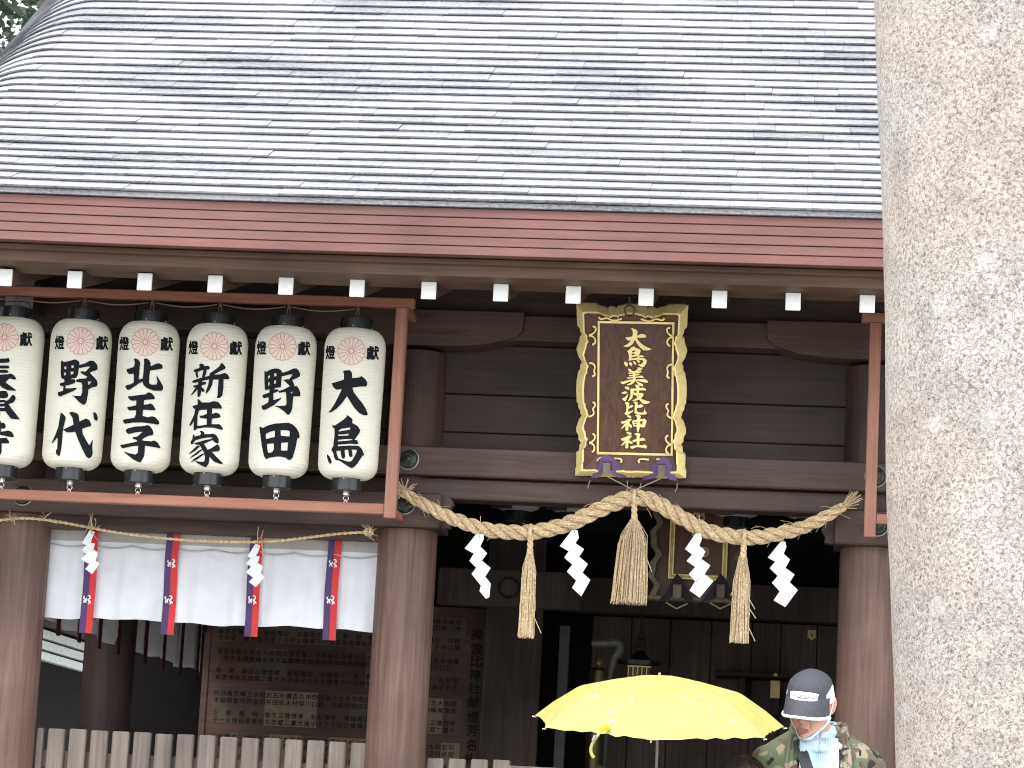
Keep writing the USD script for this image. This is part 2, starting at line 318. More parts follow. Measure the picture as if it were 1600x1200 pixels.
for i in range(NROW):
    x = XV0; x_next = XV0+.08+.27*((i*.37) % 1.0)
    while x < XV1-.01:
        xb = min(x_next, XV1); xs = xs_between(x+.0005, xb-.0005)
        jit = rng.uniform(-.0012, .0012); t = .0150+rng.uniform(-.0015, .0015)
        m = stripmesh([roofp(i*LROW+.017, xs, -.004), roofp(i*LROW+.001, xs, t-.0065+jit), roofp(i*LROW, xs, t+jit), roofp((i+1)*LROW+.018, xs, .0015+jit)])
        c = roofp(i*LROW, np.array([.5*(x+xb)]), 0)[0]; d = c-EYE
        px = 800+FPX*(d@RI)/(d@Fw); py = 600-FPX*(d@UP)/(d@Fw)
        seen = -40 < px < 1400 and py > -15
        pieces.append((0 if seen else 1, rng.random() if seen else 1, m, rng.integers(0, 10)))
        x = xb; x_next = xb+.27+rng.uniform(-.025, .025)
mats = [L('roof_metal')]*6+[L('roof_metal_dark')]*2+[L('roof_metal_light')]*2
order = sorted(range(len(pieces)), key=lambda k: pieces[k][0])
for k in order[:300]: obj('shingle', pieces[k][2], mats[pieces[k][3]], roof)
for nm, mt in (('roof_metal', 0), ('roof_metal_dark', 6), ('roof_metal_light', 8)):
    rest = [pieces[k][2] for k in order[300:] if mats[pieces[k][3]] == L(nm)]
    obj('shingles', cat(rest), L(nm), roof, kind='stuff')
top = roofp(NROW*LROW, np.array([XM]), 0)[0]
back = stripmesh([np.c_[deckx, np.full(len(deckx), 2*top[1]-np.interp(s, ss, yy)), roofp(s, deckx, 0)[:, 2]] for s in np.linspace(0, NROW*LROW, 16)])
obj('back_slope', back, L('roof_metal'), roof, smooth=True)
rx = np.linspace(XV0-.05, XV1+.05, 40)
obj('ridge', tube(np.c_[rx, np.full(40, top[1]), top[2]+.02-droll(rx)], .16, 12), L('roof_metal_dark'), roof, smooth=True)
# eave: stacked boards below the roof edge
def long_board(x0, x1, y0, y1, z0, z1, mat, name, parent, c=.0015, n=14):
    xs = np.linspace(x0, x1, n); rows = []
    prof = [(y0+c, z0), (y0, z0+c), (y0, z1-c), (y0+c, z1), (y1, z1), (y1, z0), (y0+c, z0)]
    for (y, z) in prof: rows.append(np.c_[xs, np.full(n, y), z+sori(xs)-droll(xs)])
    m = stripmesh(rows); return obj(name, m, mat, parent)
fas = long_board(XV0+.12, XV1-.12, -1.10, -1.0, 3.615, 3.782, L('eave_wood'), 'eave_backing', hall)
zb = np.linspace(3.608, 3.778, 6)
for k in range(5):
    cuts = [XV0+.1, XV1-.1]
    for a, b in zip(cuts[:-1], cuts[1:]):
        yk = -1.150+.0035*(4-k)+rng.uniform(-.0006, .0006)
        long_board(a+.0008, b-.0008, yk, -1.101, zb[k]+.0008, zb[k+1]-.0012, L('fascia_wood'), 'plank', fas, n=40)
long_board(XV0+.1, XV1-.1, -1.164, -1.101, 3.7795, 3.7985, L('roof_metal_dark'), 'edge_strip', fas)
long_board(XV0+.15, XV1-.15, -1.03, -.80, 3.553, 3.607, L('eave_wood'), 'eave_board', hall)
long_board(XV0+.15, XV1-.15, -1.06, -1.031, 3.592, 3.612, L('eave_wood'), 'eave_batten', hall)
# rafters with white painted ends, 16 degrees up
TA = math.tan(math.radians(16)); RS = .2665
def sloped(x0, x1, y0, y1, z0, z1, c=.003):
    m = bx(x0, x1, y0, y1, z0, z1, c); m.vertices[:, 2] += (m.vertices[:, 1]-y0)*TA*(m.vertices[:, 1] > y0+.006); return m
for k in range(-3, 23):
    xr = -2.9655+RS*k
    if xr < XL+.12 or xr > XR-.12: continue
    r = obj('rafter', sloped(xr-.0265, xr+.0265, -.912, .9, 3.490, 3.551), L('rafter_wood'), hall)
    obj('rafter_end', bx(xr-.0275, xr+.0275, -.923, -.9122, 3.488, 3.5525, .002), L('white_paint'), r)
    if k < 22: obj('soffit_board', sloped(xr+.002, xr+RS-.002, -.80, 3.0, 3.553+.112*TA, 3.566+.112*TA), L('eave_wood'), hall)
# white painted beam end above the left post, its shade put into a greyer colour
bw = P(32, 458, -.30)
arm = obj('beam_arm', bx(bw[0]-.05, bw[0]+.05, -.30, .2, bw[2]-.062, bw[2]+.062), L('rafter_wood'), hall)
obj('beam_end', bx(bw[0]-.056, bw[0]+.056, -.3102, -.3002, bw[2]-.068, bw[2]+.068, .002), L('shaded_white'), arm)
# posts
for k, x in enumerate(PX):
    zt = 2.735
    prof = [(0, FL), (PR+.012, FL), (PR+.012, FL+.05), (PR+.002, FL+.06), (PR+.002, 1.5), (PR, zt), (0, zt)]
    m = revolve([(r, z) for r, z in prof], (x, 0), 40)
    p = obj('post', m, L('post_wood'), hall, smooth=40)
    obj('upper_post', revolve([(0, zt), (PR-.004, zt), (PR-.004, 3.45), (0, 3.45)], (x, 0), 32), L('shaded_post_wood'), p, smooth=40)
# beams
def beam(name, x0, x1, y0, y1, z0, z1, mat='beam_wood', parent=None, c=.006, **kw): return obj(name, bx(x0, x1, y0, y1, z0, z1, c), L(mat), parent or hall, **kw)
beam('purlin', XL, XR, -.10, .10, 3.504, 3.606)
beam('purlin_cap', XL, XR, -.06, .09, 3.607, 3.80, 'wall_wood')
for x in PX:                                   # bracket arms with curved undersides over each post
    pts = [(-.43, 0), (.43, 0), (.425, -.075), (.40, -.10), (.30, -.128), (.20, -.140), (.12, -.142), (-.12, -.142), (-.20, -.140), (-.30, -.128), (-.40, -.10), (-.425, -.075)]
    m = extr(Polygon(pts), lambda v, x=x: np.c_[x+v[:, 0], -.125+v[:, 2], 3.609+v[:, 1]], .22)
    obj('bracket_arm', m, L('beam_wood'), hall)
# wall boards between purlin and tie beam
for a, b in zip(PX[:-1], PX[1:]):
    zs = [3.052, 3.145, 3.30, 3.503]
    w = obj('wall_panel', bx(a+PR*.7, b-PR*.7, .045, .06, 3.05, 3.503, .002), L('wall_wood'), hall)
    for q in range(3):
        dy = (.0, .006, .002)[q]
        obj('plank', bx(a+PR*.8, b-PR*.8, .020+dy, .0445, zs[q]+.002, zs[q+1]-.002, .003), L('wall_wood'), w)
beam('tie_beam', XL, XR, -.150, -.02, 2.944, 3.0595)
beam('lintel', PX[1]+.02, PX[2]-.02, -.105, .03, 2.859, 2.941)
for a, b in ((0, 1), (2, 3)):
    beam('lintel', PX[a]+.02, PX[b]-.02, -.060, .03, 2.802, 2.941, 'wall_wood')
    beam('lower_lintel', PX[a]+PR*.6, PX[b]-PR*.6, -.05, .06, 2.690, 2.798)
    z0, z1 = 2.737, 2.872
    e0, e1 = (XL, PX[b]+.145) if a == 0 else (PX[a]-.145, XR)
    beam('side_tie_beam', e0, e1, -.160, -.055, z0, z1)
    # carved nose of the tie beam, and the wrap round the post
    s, ex = (1, e1) if a == 0 else (-1, e0)
    nose = rounded([(0, .0), (.03, -.008), (.045, -.03), (.032, -.05), (.048, -.075), (.030, -.105), (.036, -.125), (0, -.13)], .006)
    obj('beam_nose', extr(nose, lambda v, s=s, ex=ex: np.c_[ex+s*(.0005+v[:, 0]), -.115+v[:, 2], z1-.003+v[:, 1]], .05), L('beam_wood'), hall)
    obj('beam_wrap', bx(ex-s*.004, ex-s*.26, -.054, .15, z0+.004, z1-.01), L('beam_wood'), hall)
# round metal nail covers
def rosette(c, r, mat='bronze'):
    y = c[1]
    prof = [(r*1.16, y+.001), (r*1.16, y-.004), (r*1.04, y-.007), (r*.98, y-.006), (r*.9, y-.012), (r*.62, y-.017), (r*.58, y-.012), (r*.42, y-.013), (r*.40, y-.022), (r*.22, y-.027), (0.0005, y-.028)]
    m = revolve([(a, b) for a, b in prof], (0, 0), 28); v = m.vertices.copy()
    m.vertices = np.c_[c[0]+v[:, 0], v[:, 2], c[2]+v[:, 1]]; m.invert()
    o = obj('nail_cover', m, L(mat), hall, smooth=35)
    ring = [(r*1.2, y+.001), (r*1.2, y-.0045), (r*1.08, y-.0085), (r*1.06, y-.004)]
    m = revolve(ring, (0, 0), 28); v = m.vertices.copy(); m.vertices = np.c_[c[0]+v[:, 0], v[:, 2], c[2]+v[:, 1]]; m.invert()
    obj('rim', m, L('bronze_rim'), o, smooth=35)
for x, z, y in ((PX[1]+.005, 3.003, -.150), (PX[1]+.003, 2.825, -.160), (PX[2]+.008, 3.003, -.150), (PX[2]+.02, 2.812, -.160), (PX[0]+.03, 3.003, -.150), (PX[0]+.04, 2.80, -.160), (PX[3], 3.003, -.150), (PX[3], 2.82, -.160)):
    rosette((x, y, z), .036)
# interior: a dark room, open at the front and on the left side
def PXx(px, py, X):
    d = ray(px, py); return EYE+d*((X-EYE[0])/d[0])
def planks_z(name, xa, xb, y, z0, z1, w, mat, parent, jig=.003):
    x = xa
    while x < xb-.01:
        xe = min(xb, x+w*rng.uniform(.8, 1.25)); q = rng.uniform(0, jig)
        obj(name, bx(x+.0015, xe-.0015, y-q, y+.02, z0, z1, .003), L(mat), parent); x = xe
YB = 3.50
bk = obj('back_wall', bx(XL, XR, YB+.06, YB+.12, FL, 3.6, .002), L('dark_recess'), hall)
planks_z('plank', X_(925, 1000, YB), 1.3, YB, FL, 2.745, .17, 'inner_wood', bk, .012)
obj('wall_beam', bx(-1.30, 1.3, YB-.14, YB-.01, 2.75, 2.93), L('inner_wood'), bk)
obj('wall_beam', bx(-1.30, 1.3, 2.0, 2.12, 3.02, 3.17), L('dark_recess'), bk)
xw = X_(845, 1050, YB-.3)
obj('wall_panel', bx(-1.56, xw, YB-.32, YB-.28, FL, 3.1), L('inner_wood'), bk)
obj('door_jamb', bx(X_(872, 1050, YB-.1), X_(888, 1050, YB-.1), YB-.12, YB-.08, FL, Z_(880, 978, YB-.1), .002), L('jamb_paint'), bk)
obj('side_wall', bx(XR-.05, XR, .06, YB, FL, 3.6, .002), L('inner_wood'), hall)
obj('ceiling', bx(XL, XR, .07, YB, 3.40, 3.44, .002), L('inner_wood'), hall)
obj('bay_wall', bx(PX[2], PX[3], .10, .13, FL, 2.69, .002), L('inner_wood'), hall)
for a, b in ((0, 1),):
    obj('low_wall', bx(PX[a]+.05, PX[b]-.05, .125, .14, FL, 1.70, .002), L('wall_wood'), hall)
for x in (XL+.02, XR-.02):
    obj('gable_wall', extr(Polygon([(-.1, 3.55), (5.2, 3.55), (5.0, 4.2), (2.65, 5.6), (-.1, 3.9)]), lambda v, x=x: np.c_[x+v[:, 2], v[:, 0], v[:, 1]], .03), L('wall_wood'), hall)
XS = X_(169, 1050, 1.57)
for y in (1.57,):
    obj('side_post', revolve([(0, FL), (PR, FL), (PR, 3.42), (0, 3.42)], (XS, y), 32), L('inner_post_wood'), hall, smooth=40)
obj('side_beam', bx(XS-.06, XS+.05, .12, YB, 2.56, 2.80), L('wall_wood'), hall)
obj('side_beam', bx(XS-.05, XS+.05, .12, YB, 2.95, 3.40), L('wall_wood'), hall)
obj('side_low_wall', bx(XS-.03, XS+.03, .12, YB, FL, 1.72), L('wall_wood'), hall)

# ---------------------------------------------------------------- fence of upright boards
fen = thing('picket_fence', 'weathered grey wooden fence of upright boards between the left posts', 'fence', (-2.3, .04, FL))
fx0 = X_(57, 1140, .04); pitch = (X_(1027/2.857, 1151, .04)-fx0)/9
for k in range(17):
    xc = fx0-.002+pitch*k
    if xc-.031 < PX[0]+.10: xa = PX[0]+.122
    else: xa = xc-.0335
    xb = min(xc+.0335, PX[1]-.09)
    if xb-xa < .02: continue
    obj('board', bx(xa, xb, .022, .056+rng.uniform(0, .004), FL, 1.897+rng.uniform(-.003, .003), .005), L('fence_wood'), fen)
for z in (1.775, .75): obj('rail', bx(PX[0]+.1, PX[1]-.1, .063, .10, z-.035, z+.035), L('fence_wood'), fen)
fen2 = thing('picket_fence', 'low grey fence boards right of the middle post, under the name board', 'fence', (-1.2, .04, FL))
for k in range(4):
    xc = PX[1]+.155+pitch*k; obj('board', bx(xc-.033, xc+.033, .022, .056, FL, 1.852+.002*k, .005), L('fence_wood'), fen2)
obj('rail', bx(PX[1]+.1, -1.06, .063, .10, 1.73, 1.79), L('fence_wood'), fen2)
obj('end_rail', bx(-1.085, -.62, .02, .07, 1.80, 1.838), L('fence_wood'), fen2)

# ---------------------------------------------------------------- glyphs
CJK = glob.glob('/opt/blender-*/*/datafiles/fonts/Noto Sans CJK Regular.woff2')[0]
_gl = {}
def font_glyph(ch, bold=0):
    """outline of one character in a unit square, y up"""
    key = (ch, bold)
    if key not in _gl:
        from PIL import Image, ImageDraw, ImageFont
        f = ImageFont.truetype(CJK, 72); im = Image.new('L', (100, 100)); ImageDraw.Draw(im).text((50, 50), ch, 255, font=f, anchor='mm', stroke_width=bold)
        on = np.pad(np.asarray(im) > 127, ((0, 0), (1, 1))).astype(np.int8)
        r, st = np.nonzero(np.diff(on, axis=1) == 1); en = np.nonzero(np.diff(on, axis=1) == -1)[1]
        g = unary_union([sbox(x0, 100-y-1, x1, 100-y) for y, x0, x1 in zip(r, st, en)]).buffer(.7).buffer(-.7).simplify(.8)
        _gl[key] = affinity.affine_transform(g, [1/72, 0, 0, 1/72, -50/72, -50/72])
    return _gl[key]
def pp(t): return [tuple(map(float, p.split(','))) for p in t.split()]
def glyph(org, sc, outer, holes='', extra='', r=6):
    """brush-drawn character: outlines traced in the photograph's pixels. outer, holes, extra: outlines parted by |"""
    g = unary_union([Polygon(pp(t)).buffer(0) for t in outer.split('|') if t.strip()])
    for t in holes.split('|'):
        if t.strip(): g = g.difference(Polygon(pp(t)).buffer(0))
    ex = [Polygon(pp(t)).buffer(0) for t in extra.split('|') if t.strip()]
    if ex: g = unary_union([g]+ex)
    g = g.buffer(r*.6, 6).buffer(-r*1.2, 6).buffer(r*.6, 6).simplify(.8)
    return affinity.affine_transform(g, [1/sc, 0, 0, 1/sc, org[0], org[1]])
A6, A5, A4, A3, A2, A1 = ((505, 570), 7.06), ((395, 570), 7.5), ((285, 560), 7.06), ((180, 550), 6.667), ((70, 550), 6.667), ((0, 550), 7.06)
DAI = '92,203 160,185 232,162 318,148 395,140 412,132 415,122 430,130 455,150 475,172 487,200 484,225 470,240 400,240 320,252 215,262 175,272 148,275 125,260 105,235 | 218,70 235,62 290,58 310,75 318,95 316,200 312,250 262,345 205,425 150,480 95,518 48,528 75,505 120,440 170,345 205,270 228,180 230,120 228,95 | 262,345 255,300 300,230 322,252 335,300 380,360 430,420 468,480 494,548 480,557 440,555 395,530 340,470 295,400'
TORI = ('258,550 310,585 325,610 318,640 345,655 380,675 410,722 400,750 362,805 345,828 375,832 388,862 380,876 345,872 345,890 390,895 425,925 450,985 452,998 435,1002 410,1040 380,1085 350,1120 318,1140 295,1132 240,1098 180,1058 135,1050 120,1020 110,970 88,938 95,920 110,900 118,830 125,770 125,705 105,688 92,668 130,668 180,635 230,600 260,572',
        '170,725 200,705 300,690 295,715 230,725 175,735 | 165,770 285,760 275,780 165,785 | 162,828 240,818 310,818 330,828 240,840 160,845 | 160,880 300,870 345,874 400,876 400,893 300,890 160,898 | 142,950 190,945 270,935 330,935 365,938 375,950 345,1010 315,1060 290,1068 250,1062 170,1035 152,990',
        '190,940 235,935 240,985 242,1020 225,1038 205,1025 195,985 | 275,930 312,930 320,970 325,1005 305,1022 288,1010 280,975 | 42,985 60,1000 80,1030 92,1065 88,1090 72,1092 52,1060 42,1020')
LETTERS = [
 [glyph(*A1, '-120,75 60,72 95,65 110,100 90,118 -120,125 | -130,75 -90,75 -95,270 -130,270 | -95,150 60,148 95,150 105,178 85,182 -95,180 | -95,200 60,195 90,205 95,225 70,230 -95,230 | -220,290 -100,262 0,250 90,245 120,235 160,262 180,295 160,305 115,292 95,298 60,335 110,370 185,425 150,428 80,420 20,390 -20,350 0,310 -60,300 -200,310 | -120,290 -80,290 -85,380 -60,370 -100,420 -130,425'),
  glyph(*A1, '-80,440 30,428 70,430 92,470 85,500 40,512 0,505 -60,500 | -60,532 50,528 70,540 100,520 130,478 155,472 175,505 165,535 140,560 95,575 120,615 170,675 222,745 190,743 120,735 85,690 60,655 0,650 -40,650 -40,620 50,615 55,600 0,600 -40,595 -40,572 45,570 50,555 0,555 -40,552 | -40,500 0,500 0,720 -30,750 -80,715 -40,715 | -190,560 -90,540 -80,560 -130,650 -210,730 -160,640 -150,580', r=4),
  glyph(*A1, '-80,805 0,785 40,778 60,800 65,835 40,845 -80,845 | -30,760 10,760 10,900 -30,900 | -200,905 60,872 90,865 130,880 155,925 150,940 100,935 0,912 -190,935 | -90,965 30,948 70,945 100,985 102,1005 60,1010 20,1005 -90,1000 | -20,950 18,950 18,1100 0,1145 -40,1130 -60,1100 -20,1095 | -110,1020 -80,1040 -75,1080 -100,1070')],
 [glyph(*A2, '170,92 185,90 195,105 250,95 315,75 345,90 362,110 355,170 345,240 325,270 280,275 275,285 310,282 322,305 310,325 250,345 215,350 215,378 260,378 325,372 335,380 300,405 215,440 160,465 140,455 132,425 145,415 190,405 195,355 160,352 152,330 170,322 205,312 200,280 172,275 165,210 170,110 | 358,135 420,118 470,90 510,92 545,130 552,170 540,190 490,205 470,215 500,250 515,262 545,300 552,335 540,360 490,370 455,390 450,440 435,520 415,550 395,548 350,515 305,465 250,445 320,458 375,458 390,420 390,345 385,320 330,312 325,290 360,280 425,275 445,258 385,225 365,205 395,200 425,205 475,150 420,155 362,168',
   '200,152 225,150 225,178 202,180 | 275,140 300,135 302,165 278,168 | 198,215 220,210 220,240 200,245 | 268,205 298,202 298,228 272,235 | 448,308 490,306 470,330 455,348', r=5),
  glyph(*A2, '165,632 185,640 212,670 218,690 205,740 190,800 185,870 178,950 165,1040 155,1082 140,1082 118,1060 115,1025 128,1010 132,930 135,885 100,925 65,965 80,925 110,860 140,780 155,690 | 250,632 285,622 330,635 352,655 358,700 358,725 400,705 432,692 465,710 485,755 480,772 430,785 390,800 395,850 420,900 465,975 480,950 505,900 495,980 500,1060 485,1095 460,1108 435,1095 400,1030 350,920 318,830 260,838 225,835 190,808 240,785 300,755 290,690 270,655 | 505,630 520,625 540,645 553,680 553,700 540,720 515,700 508,660')],
 [glyph(*A3, '193,70 215,66 245,85 260,110 250,200 245,285 285,278 282,305 220,345 150,392 125,395 105,365 108,348 160,335 192,320 195,225 140,230 122,205 118,180 145,172 195,155 205,110 | 298,70 325,65 355,85 370,120 368,150 420,125 455,115 485,130 498,155 490,172 430,185 365,190 355,250 352,325 380,340 430,340 440,310 428,235 450,270 480,320 500,360 498,390 480,405 400,402 330,375 295,345 285,310 295,200 302,110'),
  glyph(*A3, '135,455 160,462 230,450 320,440 345,418 380,430 410,465 415,485 400,492 300,500 298,548 340,545 365,535 395,550 420,595 415,607 290,600 285,665 340,680 385,668 420,680 455,720 460,750 445,757 380,745 280,733 180,735 105,748 90,740 78,712 95,702 200,685 215,650 218,605 170,608 145,610 128,590 125,570 150,570 218,555 220,505 175,508 150,495 135,475'),
  glyph(*A3, '108,815 130,795 210,775 310,770 330,760 360,768 390,810 400,845 390,868 350,872 300,895 275,915 300,925 380,930 405,920 440,940 472,990 468,1003 400,990 310,975 308,1040 300,1090 265,1150 245,1148 180,1115 125,1070 80,1032 150,1055 210,1068 235,1050 240,975 180,980 85,1002 65,995 50,970 70,965 150,950 235,930 215,912 185,905 180,888 230,880 290,830 220,835 140,855 118,840')],
 [glyph(*A4, '183,70 205,55 235,65 240,85 290,82 303,105 295,122 215,130 155,155 122,145 125,125 185,105 190,90 | 140,150 165,145 175,210 155,215 | 235,120 268,130 258,175 240,215 215,205 | 100,258 125,240 200,215 300,190 340,175 345,205 280,235 200,250 130,272 | 180,230 222,230 210,330 200,400 185,430 165,420 165,330 | 118,315 120,300 170,290 235,258 265,262 255,285 200,300 150,325 | 180,310 150,360 110,400 88,410 120,360 150,315 | 205,310 240,340 245,365 220,370 200,340 | 300,165 360,125 410,85 430,48 455,65 478,100 470,115 400,150 345,180 330,290 300,350 258,395 262,350 285,290 300,210 | 340,180 420,175 465,158 500,178 522,215 510,230 455,228 452,330 440,410 410,438 378,435 390,400 392,330 398,232 340,235', r=4),
  glyph(*A4, '165,445 185,455 212,485 300,485 345,470 395,480 425,515 438,545 430,555 370,553 328,550 325,615 370,598 405,610 422,640 412,652 325,665 322,725 380,725 410,725 440,760 452,782 430,788 350,765 250,762 160,772 135,798 122,788 128,690 100,730 72,752 85,715 130,620 140,560 118,545 108,525 130,518 170,510',
   '180,580 200,568 270,565 272,610 220,632 185,630 195,655 270,665 268,730 180,745 160,742 165,690 165,640', r=4),
  glyph(*A4, '192,802 212,797 240,815 243,835 300,835 335,828 372,845 400,890 402,930 385,938 355,925 330,895 335,875 300,870 220,880 140,905 115,945 95,950 90,920 110,890 115,840 128,838 135,862 200,845 205,825 | 128,938 200,912 300,880 335,878 330,900 260,932 205,955 150,952 | 190,950 235,940 265,985 290,1040 298,1100 290,1160 262,1200 235,1195 170,1160 135,1130 200,1140 238,1140 250,1100 240,1040 215,1000 | 205,960 140,1020 58,1062 100,1020 160,965 | 235,995 160,1060 75,1108 110,1070 190,1010 | 248,1050 170,1110 85,1150 130,1105 220,1050 | 385,945 410,970 415,1005 395,1025 325,1030 370,1080 420,1130 452,1158 420,1165 350,1140 300,1085 262,1010 300,1000 350,970',
   '130,920 170,900 240,885 300,872 332,880 310,890 250,900 190,918 150,928', r=3)],
 [glyph(*A5, '135,66 155,85 200,58 255,42 300,45 330,62 346,90 338,150 328,262 270,270 235,290 290,286 305,305 240,335 240,415 335,385 330,400 250,470 150,525 125,530 105,510 102,480 125,472 180,440 190,380 130,392 112,375 115,352 150,340 195,325 195,285 150,298 140,280 135,180 | 345,95 420,70 480,42 515,42 540,70 555,105 552,135 520,155 460,178 480,215 490,250 520,250 545,290 560,335 552,368 500,370 475,370 470,420 465,500 450,550 425,588 405,585 360,540 300,500 245,480 320,482 380,478 395,460 392,350 385,315 310,330 300,308 360,290 435,250 400,215 358,178 395,168 425,170 470,112 420,115 370,130 345,132',
   '175,135 200,118 203,145 180,168 | 247,100 275,95 278,130 250,140 | 178,205 198,200 195,240 178,248 | 248,185 275,178 268,222 248,225 | 440,322 468,312 465,325 452,340', r=5),
  glyph(*A5, '80,728 95,725 110,742 180,710 260,688 420,678 470,700 515,745 540,790 552,840 545,855 520,865 505,960 470,1080 450,1112 415,1115 390,1090 330,1075 270,1076 190,1090 155,1108 130,1070 105,950 90,840 78,745',
   '150,808 200,785 260,768 258,845 200,858 155,872 | 325,765 380,764 435,775 432,840 380,835 328,832 | 162,925 248,920 248,985 230,1020 180,1035 172,1000 | 330,915 380,910 415,905 405,1005 330,1005')],
 [glyph(*A6, DAI), glyph(*A6, *TORI, r=5)]]

# ---------------------------------------------------------------- lantern racks and the row of paper lanterns
YL = -.42
rack = thing('lantern_rack', 'reddish wooden rack holding the row of white paper lanterns', 'rack', (-2.2, YL, 2.73))
zt0, zt1 = 3.5525, 3.589; xr = -1.534
obj('top_bar', bx(-3.60, -1.488, YL-.02, YL+.02, zt0, zt1, .003), L('rack_wood'), rack)
obj('bottom_bar', bx(-3.60, xr-.0245, YL-.017, YL+.017, 2.747, 2.787, .003), L('rack_wood'), rack)
obj('upright', bx(xr-.024, xr+.021, YL-.021, YL+.022, 2.733, zt0-.0005, .003), L('rack_post_wood'), rack)
obj('hanger', bx(xr-.012, xr+.012, YL+.023, -.10, zt0+.003, zt1-.003), L('rack_wood'), rack)
obj('hanger', bx(xr-.012, xr+.012, YL+.023, -.161, 2.755, 2.78), L('rack_wood'), rack)
rack2 = thing('lantern_rack', 'reddish wooden upright and bars of the rack beside the granite pillar', 'rack', (.6, YL, 2.73))
obj('top_bar', bx(.225, 2.2, YL-.02, YL+.02, zt0, zt1, .003), L('rack_wood'), rack2)
obj('upright', bx(.257, .300, YL-.021, YL+.022, 2.733, zt0-.0005, .003), L('rack_post_wood'), rack2)
obj('bottom_bar', bx(.3005, 2.2, YL-.017, YL+.017, 2.785, 2.822, .003), L('rack_wood'), rack2)
obj('hanger', bx(.267, .291, YL+.023, -.161, 2.795, 2.82), L('rack_wood'), rack2)

LX = [-3.063+.2706*k for k in range(6)]; RL = .1185; ZT, ZB = 3.457, 2.877
def lprof(z):
    """body radius at height z"""
    z = np.asarray(z, float); t = (z-ZB)/(ZT-ZB)
    base = RL*(.965+.035*np.clip(t*1.3, 0, 1))
    up = np.clip((ZT-z)/.075, 0, 1); dn = np.clip((z-ZB)/.055, 0, 1)
    e = np.minimum(1-.40*(1-np.sqrt(np.clip(1-(1-up)**2, 0, 1))), 1-.46*(1-np.sqrt(np.clip(1-(1-dn)**2, 0, 1))))
    return base*e
def on_lantern(k):
    ax = np.array([LX[k], YL])
    def f(pxy):
        d = Fw+RI*((pxy[:, :1]-800)/FPX)+UP*((600-pxy[:, 1:2])/FPX); r = np.full(len(pxy), RL)
        for _ in range(4):
            o = EYE[:2]-ax; a = (d[:, :2]**2).sum(1); b = (d[:, :2]*o).sum(1); c = (o*o).sum()-r**2
            t = (-b-np.sqrt(np.maximum(b*b-a*c, 0)))/a; p = EYE+d*t[:, None]; r = lprof(np.clip(p[:, 2], ZB, ZT))+.0034
        return p
    return f
def decal(poly, f, step=3.0):
    """flat lettering laid on a curved surface: cut into narrow strips so that it follows the curve"""
    V, F, n = [], [], 0
    x0, _, x1, _ = poly.bounds
    for x in np.arange(x0, x1, step):
        g0 = poly.intersection(sbox(x, -1e4, x+step, 1e4))
        if g0.is_empty: continue
        _, y0, _, y1 = g0.bounds
        cells = [g0.intersection(sbox(x, y, x+step, y+7)) for y in np.arange(y0-.01, y1+.01, 7)]
        for q in [p for g in cells for p in getattr(g, 'geoms', [g])]:
            if q.geom_type != 'Polygon' or q.area < 1e-4: continue
            v, t = trimesh.creation.triangulate_polygon(q, engine='earcut')
            V.append(f(np.asarray(v)[:, :2])); F.append(np.asarray(t)[:, ::-1]+n); n += len(v)
    return trimesh.Trimesh(np.vstack(V), np.vstack(F), process=False)
names = ['white paper lantern cut off by the left picture edge, nearest the left post', 'white paper lantern second from left, lower character with a loose dot at upper right',
         'white paper lantern with three clear characters, middle one of three stacked bars', 'white paper lantern with three crowded many-stroked characters, fourth from left',
         'white paper lantern whose lower character is a square with a cross inside', 'white paper lantern at the right end of the row, beside the rack upright']
cen = [(16, 530), (131, 532), (232, 533), (340, 541), (440.5, 542), (549, 548)]; cen[0] = (6, 527)
cen = [(7, 527), (126, 533), (227, 534.5), (335, 541), (441.5, 541.5), (549, 548.5)]
tn = 44
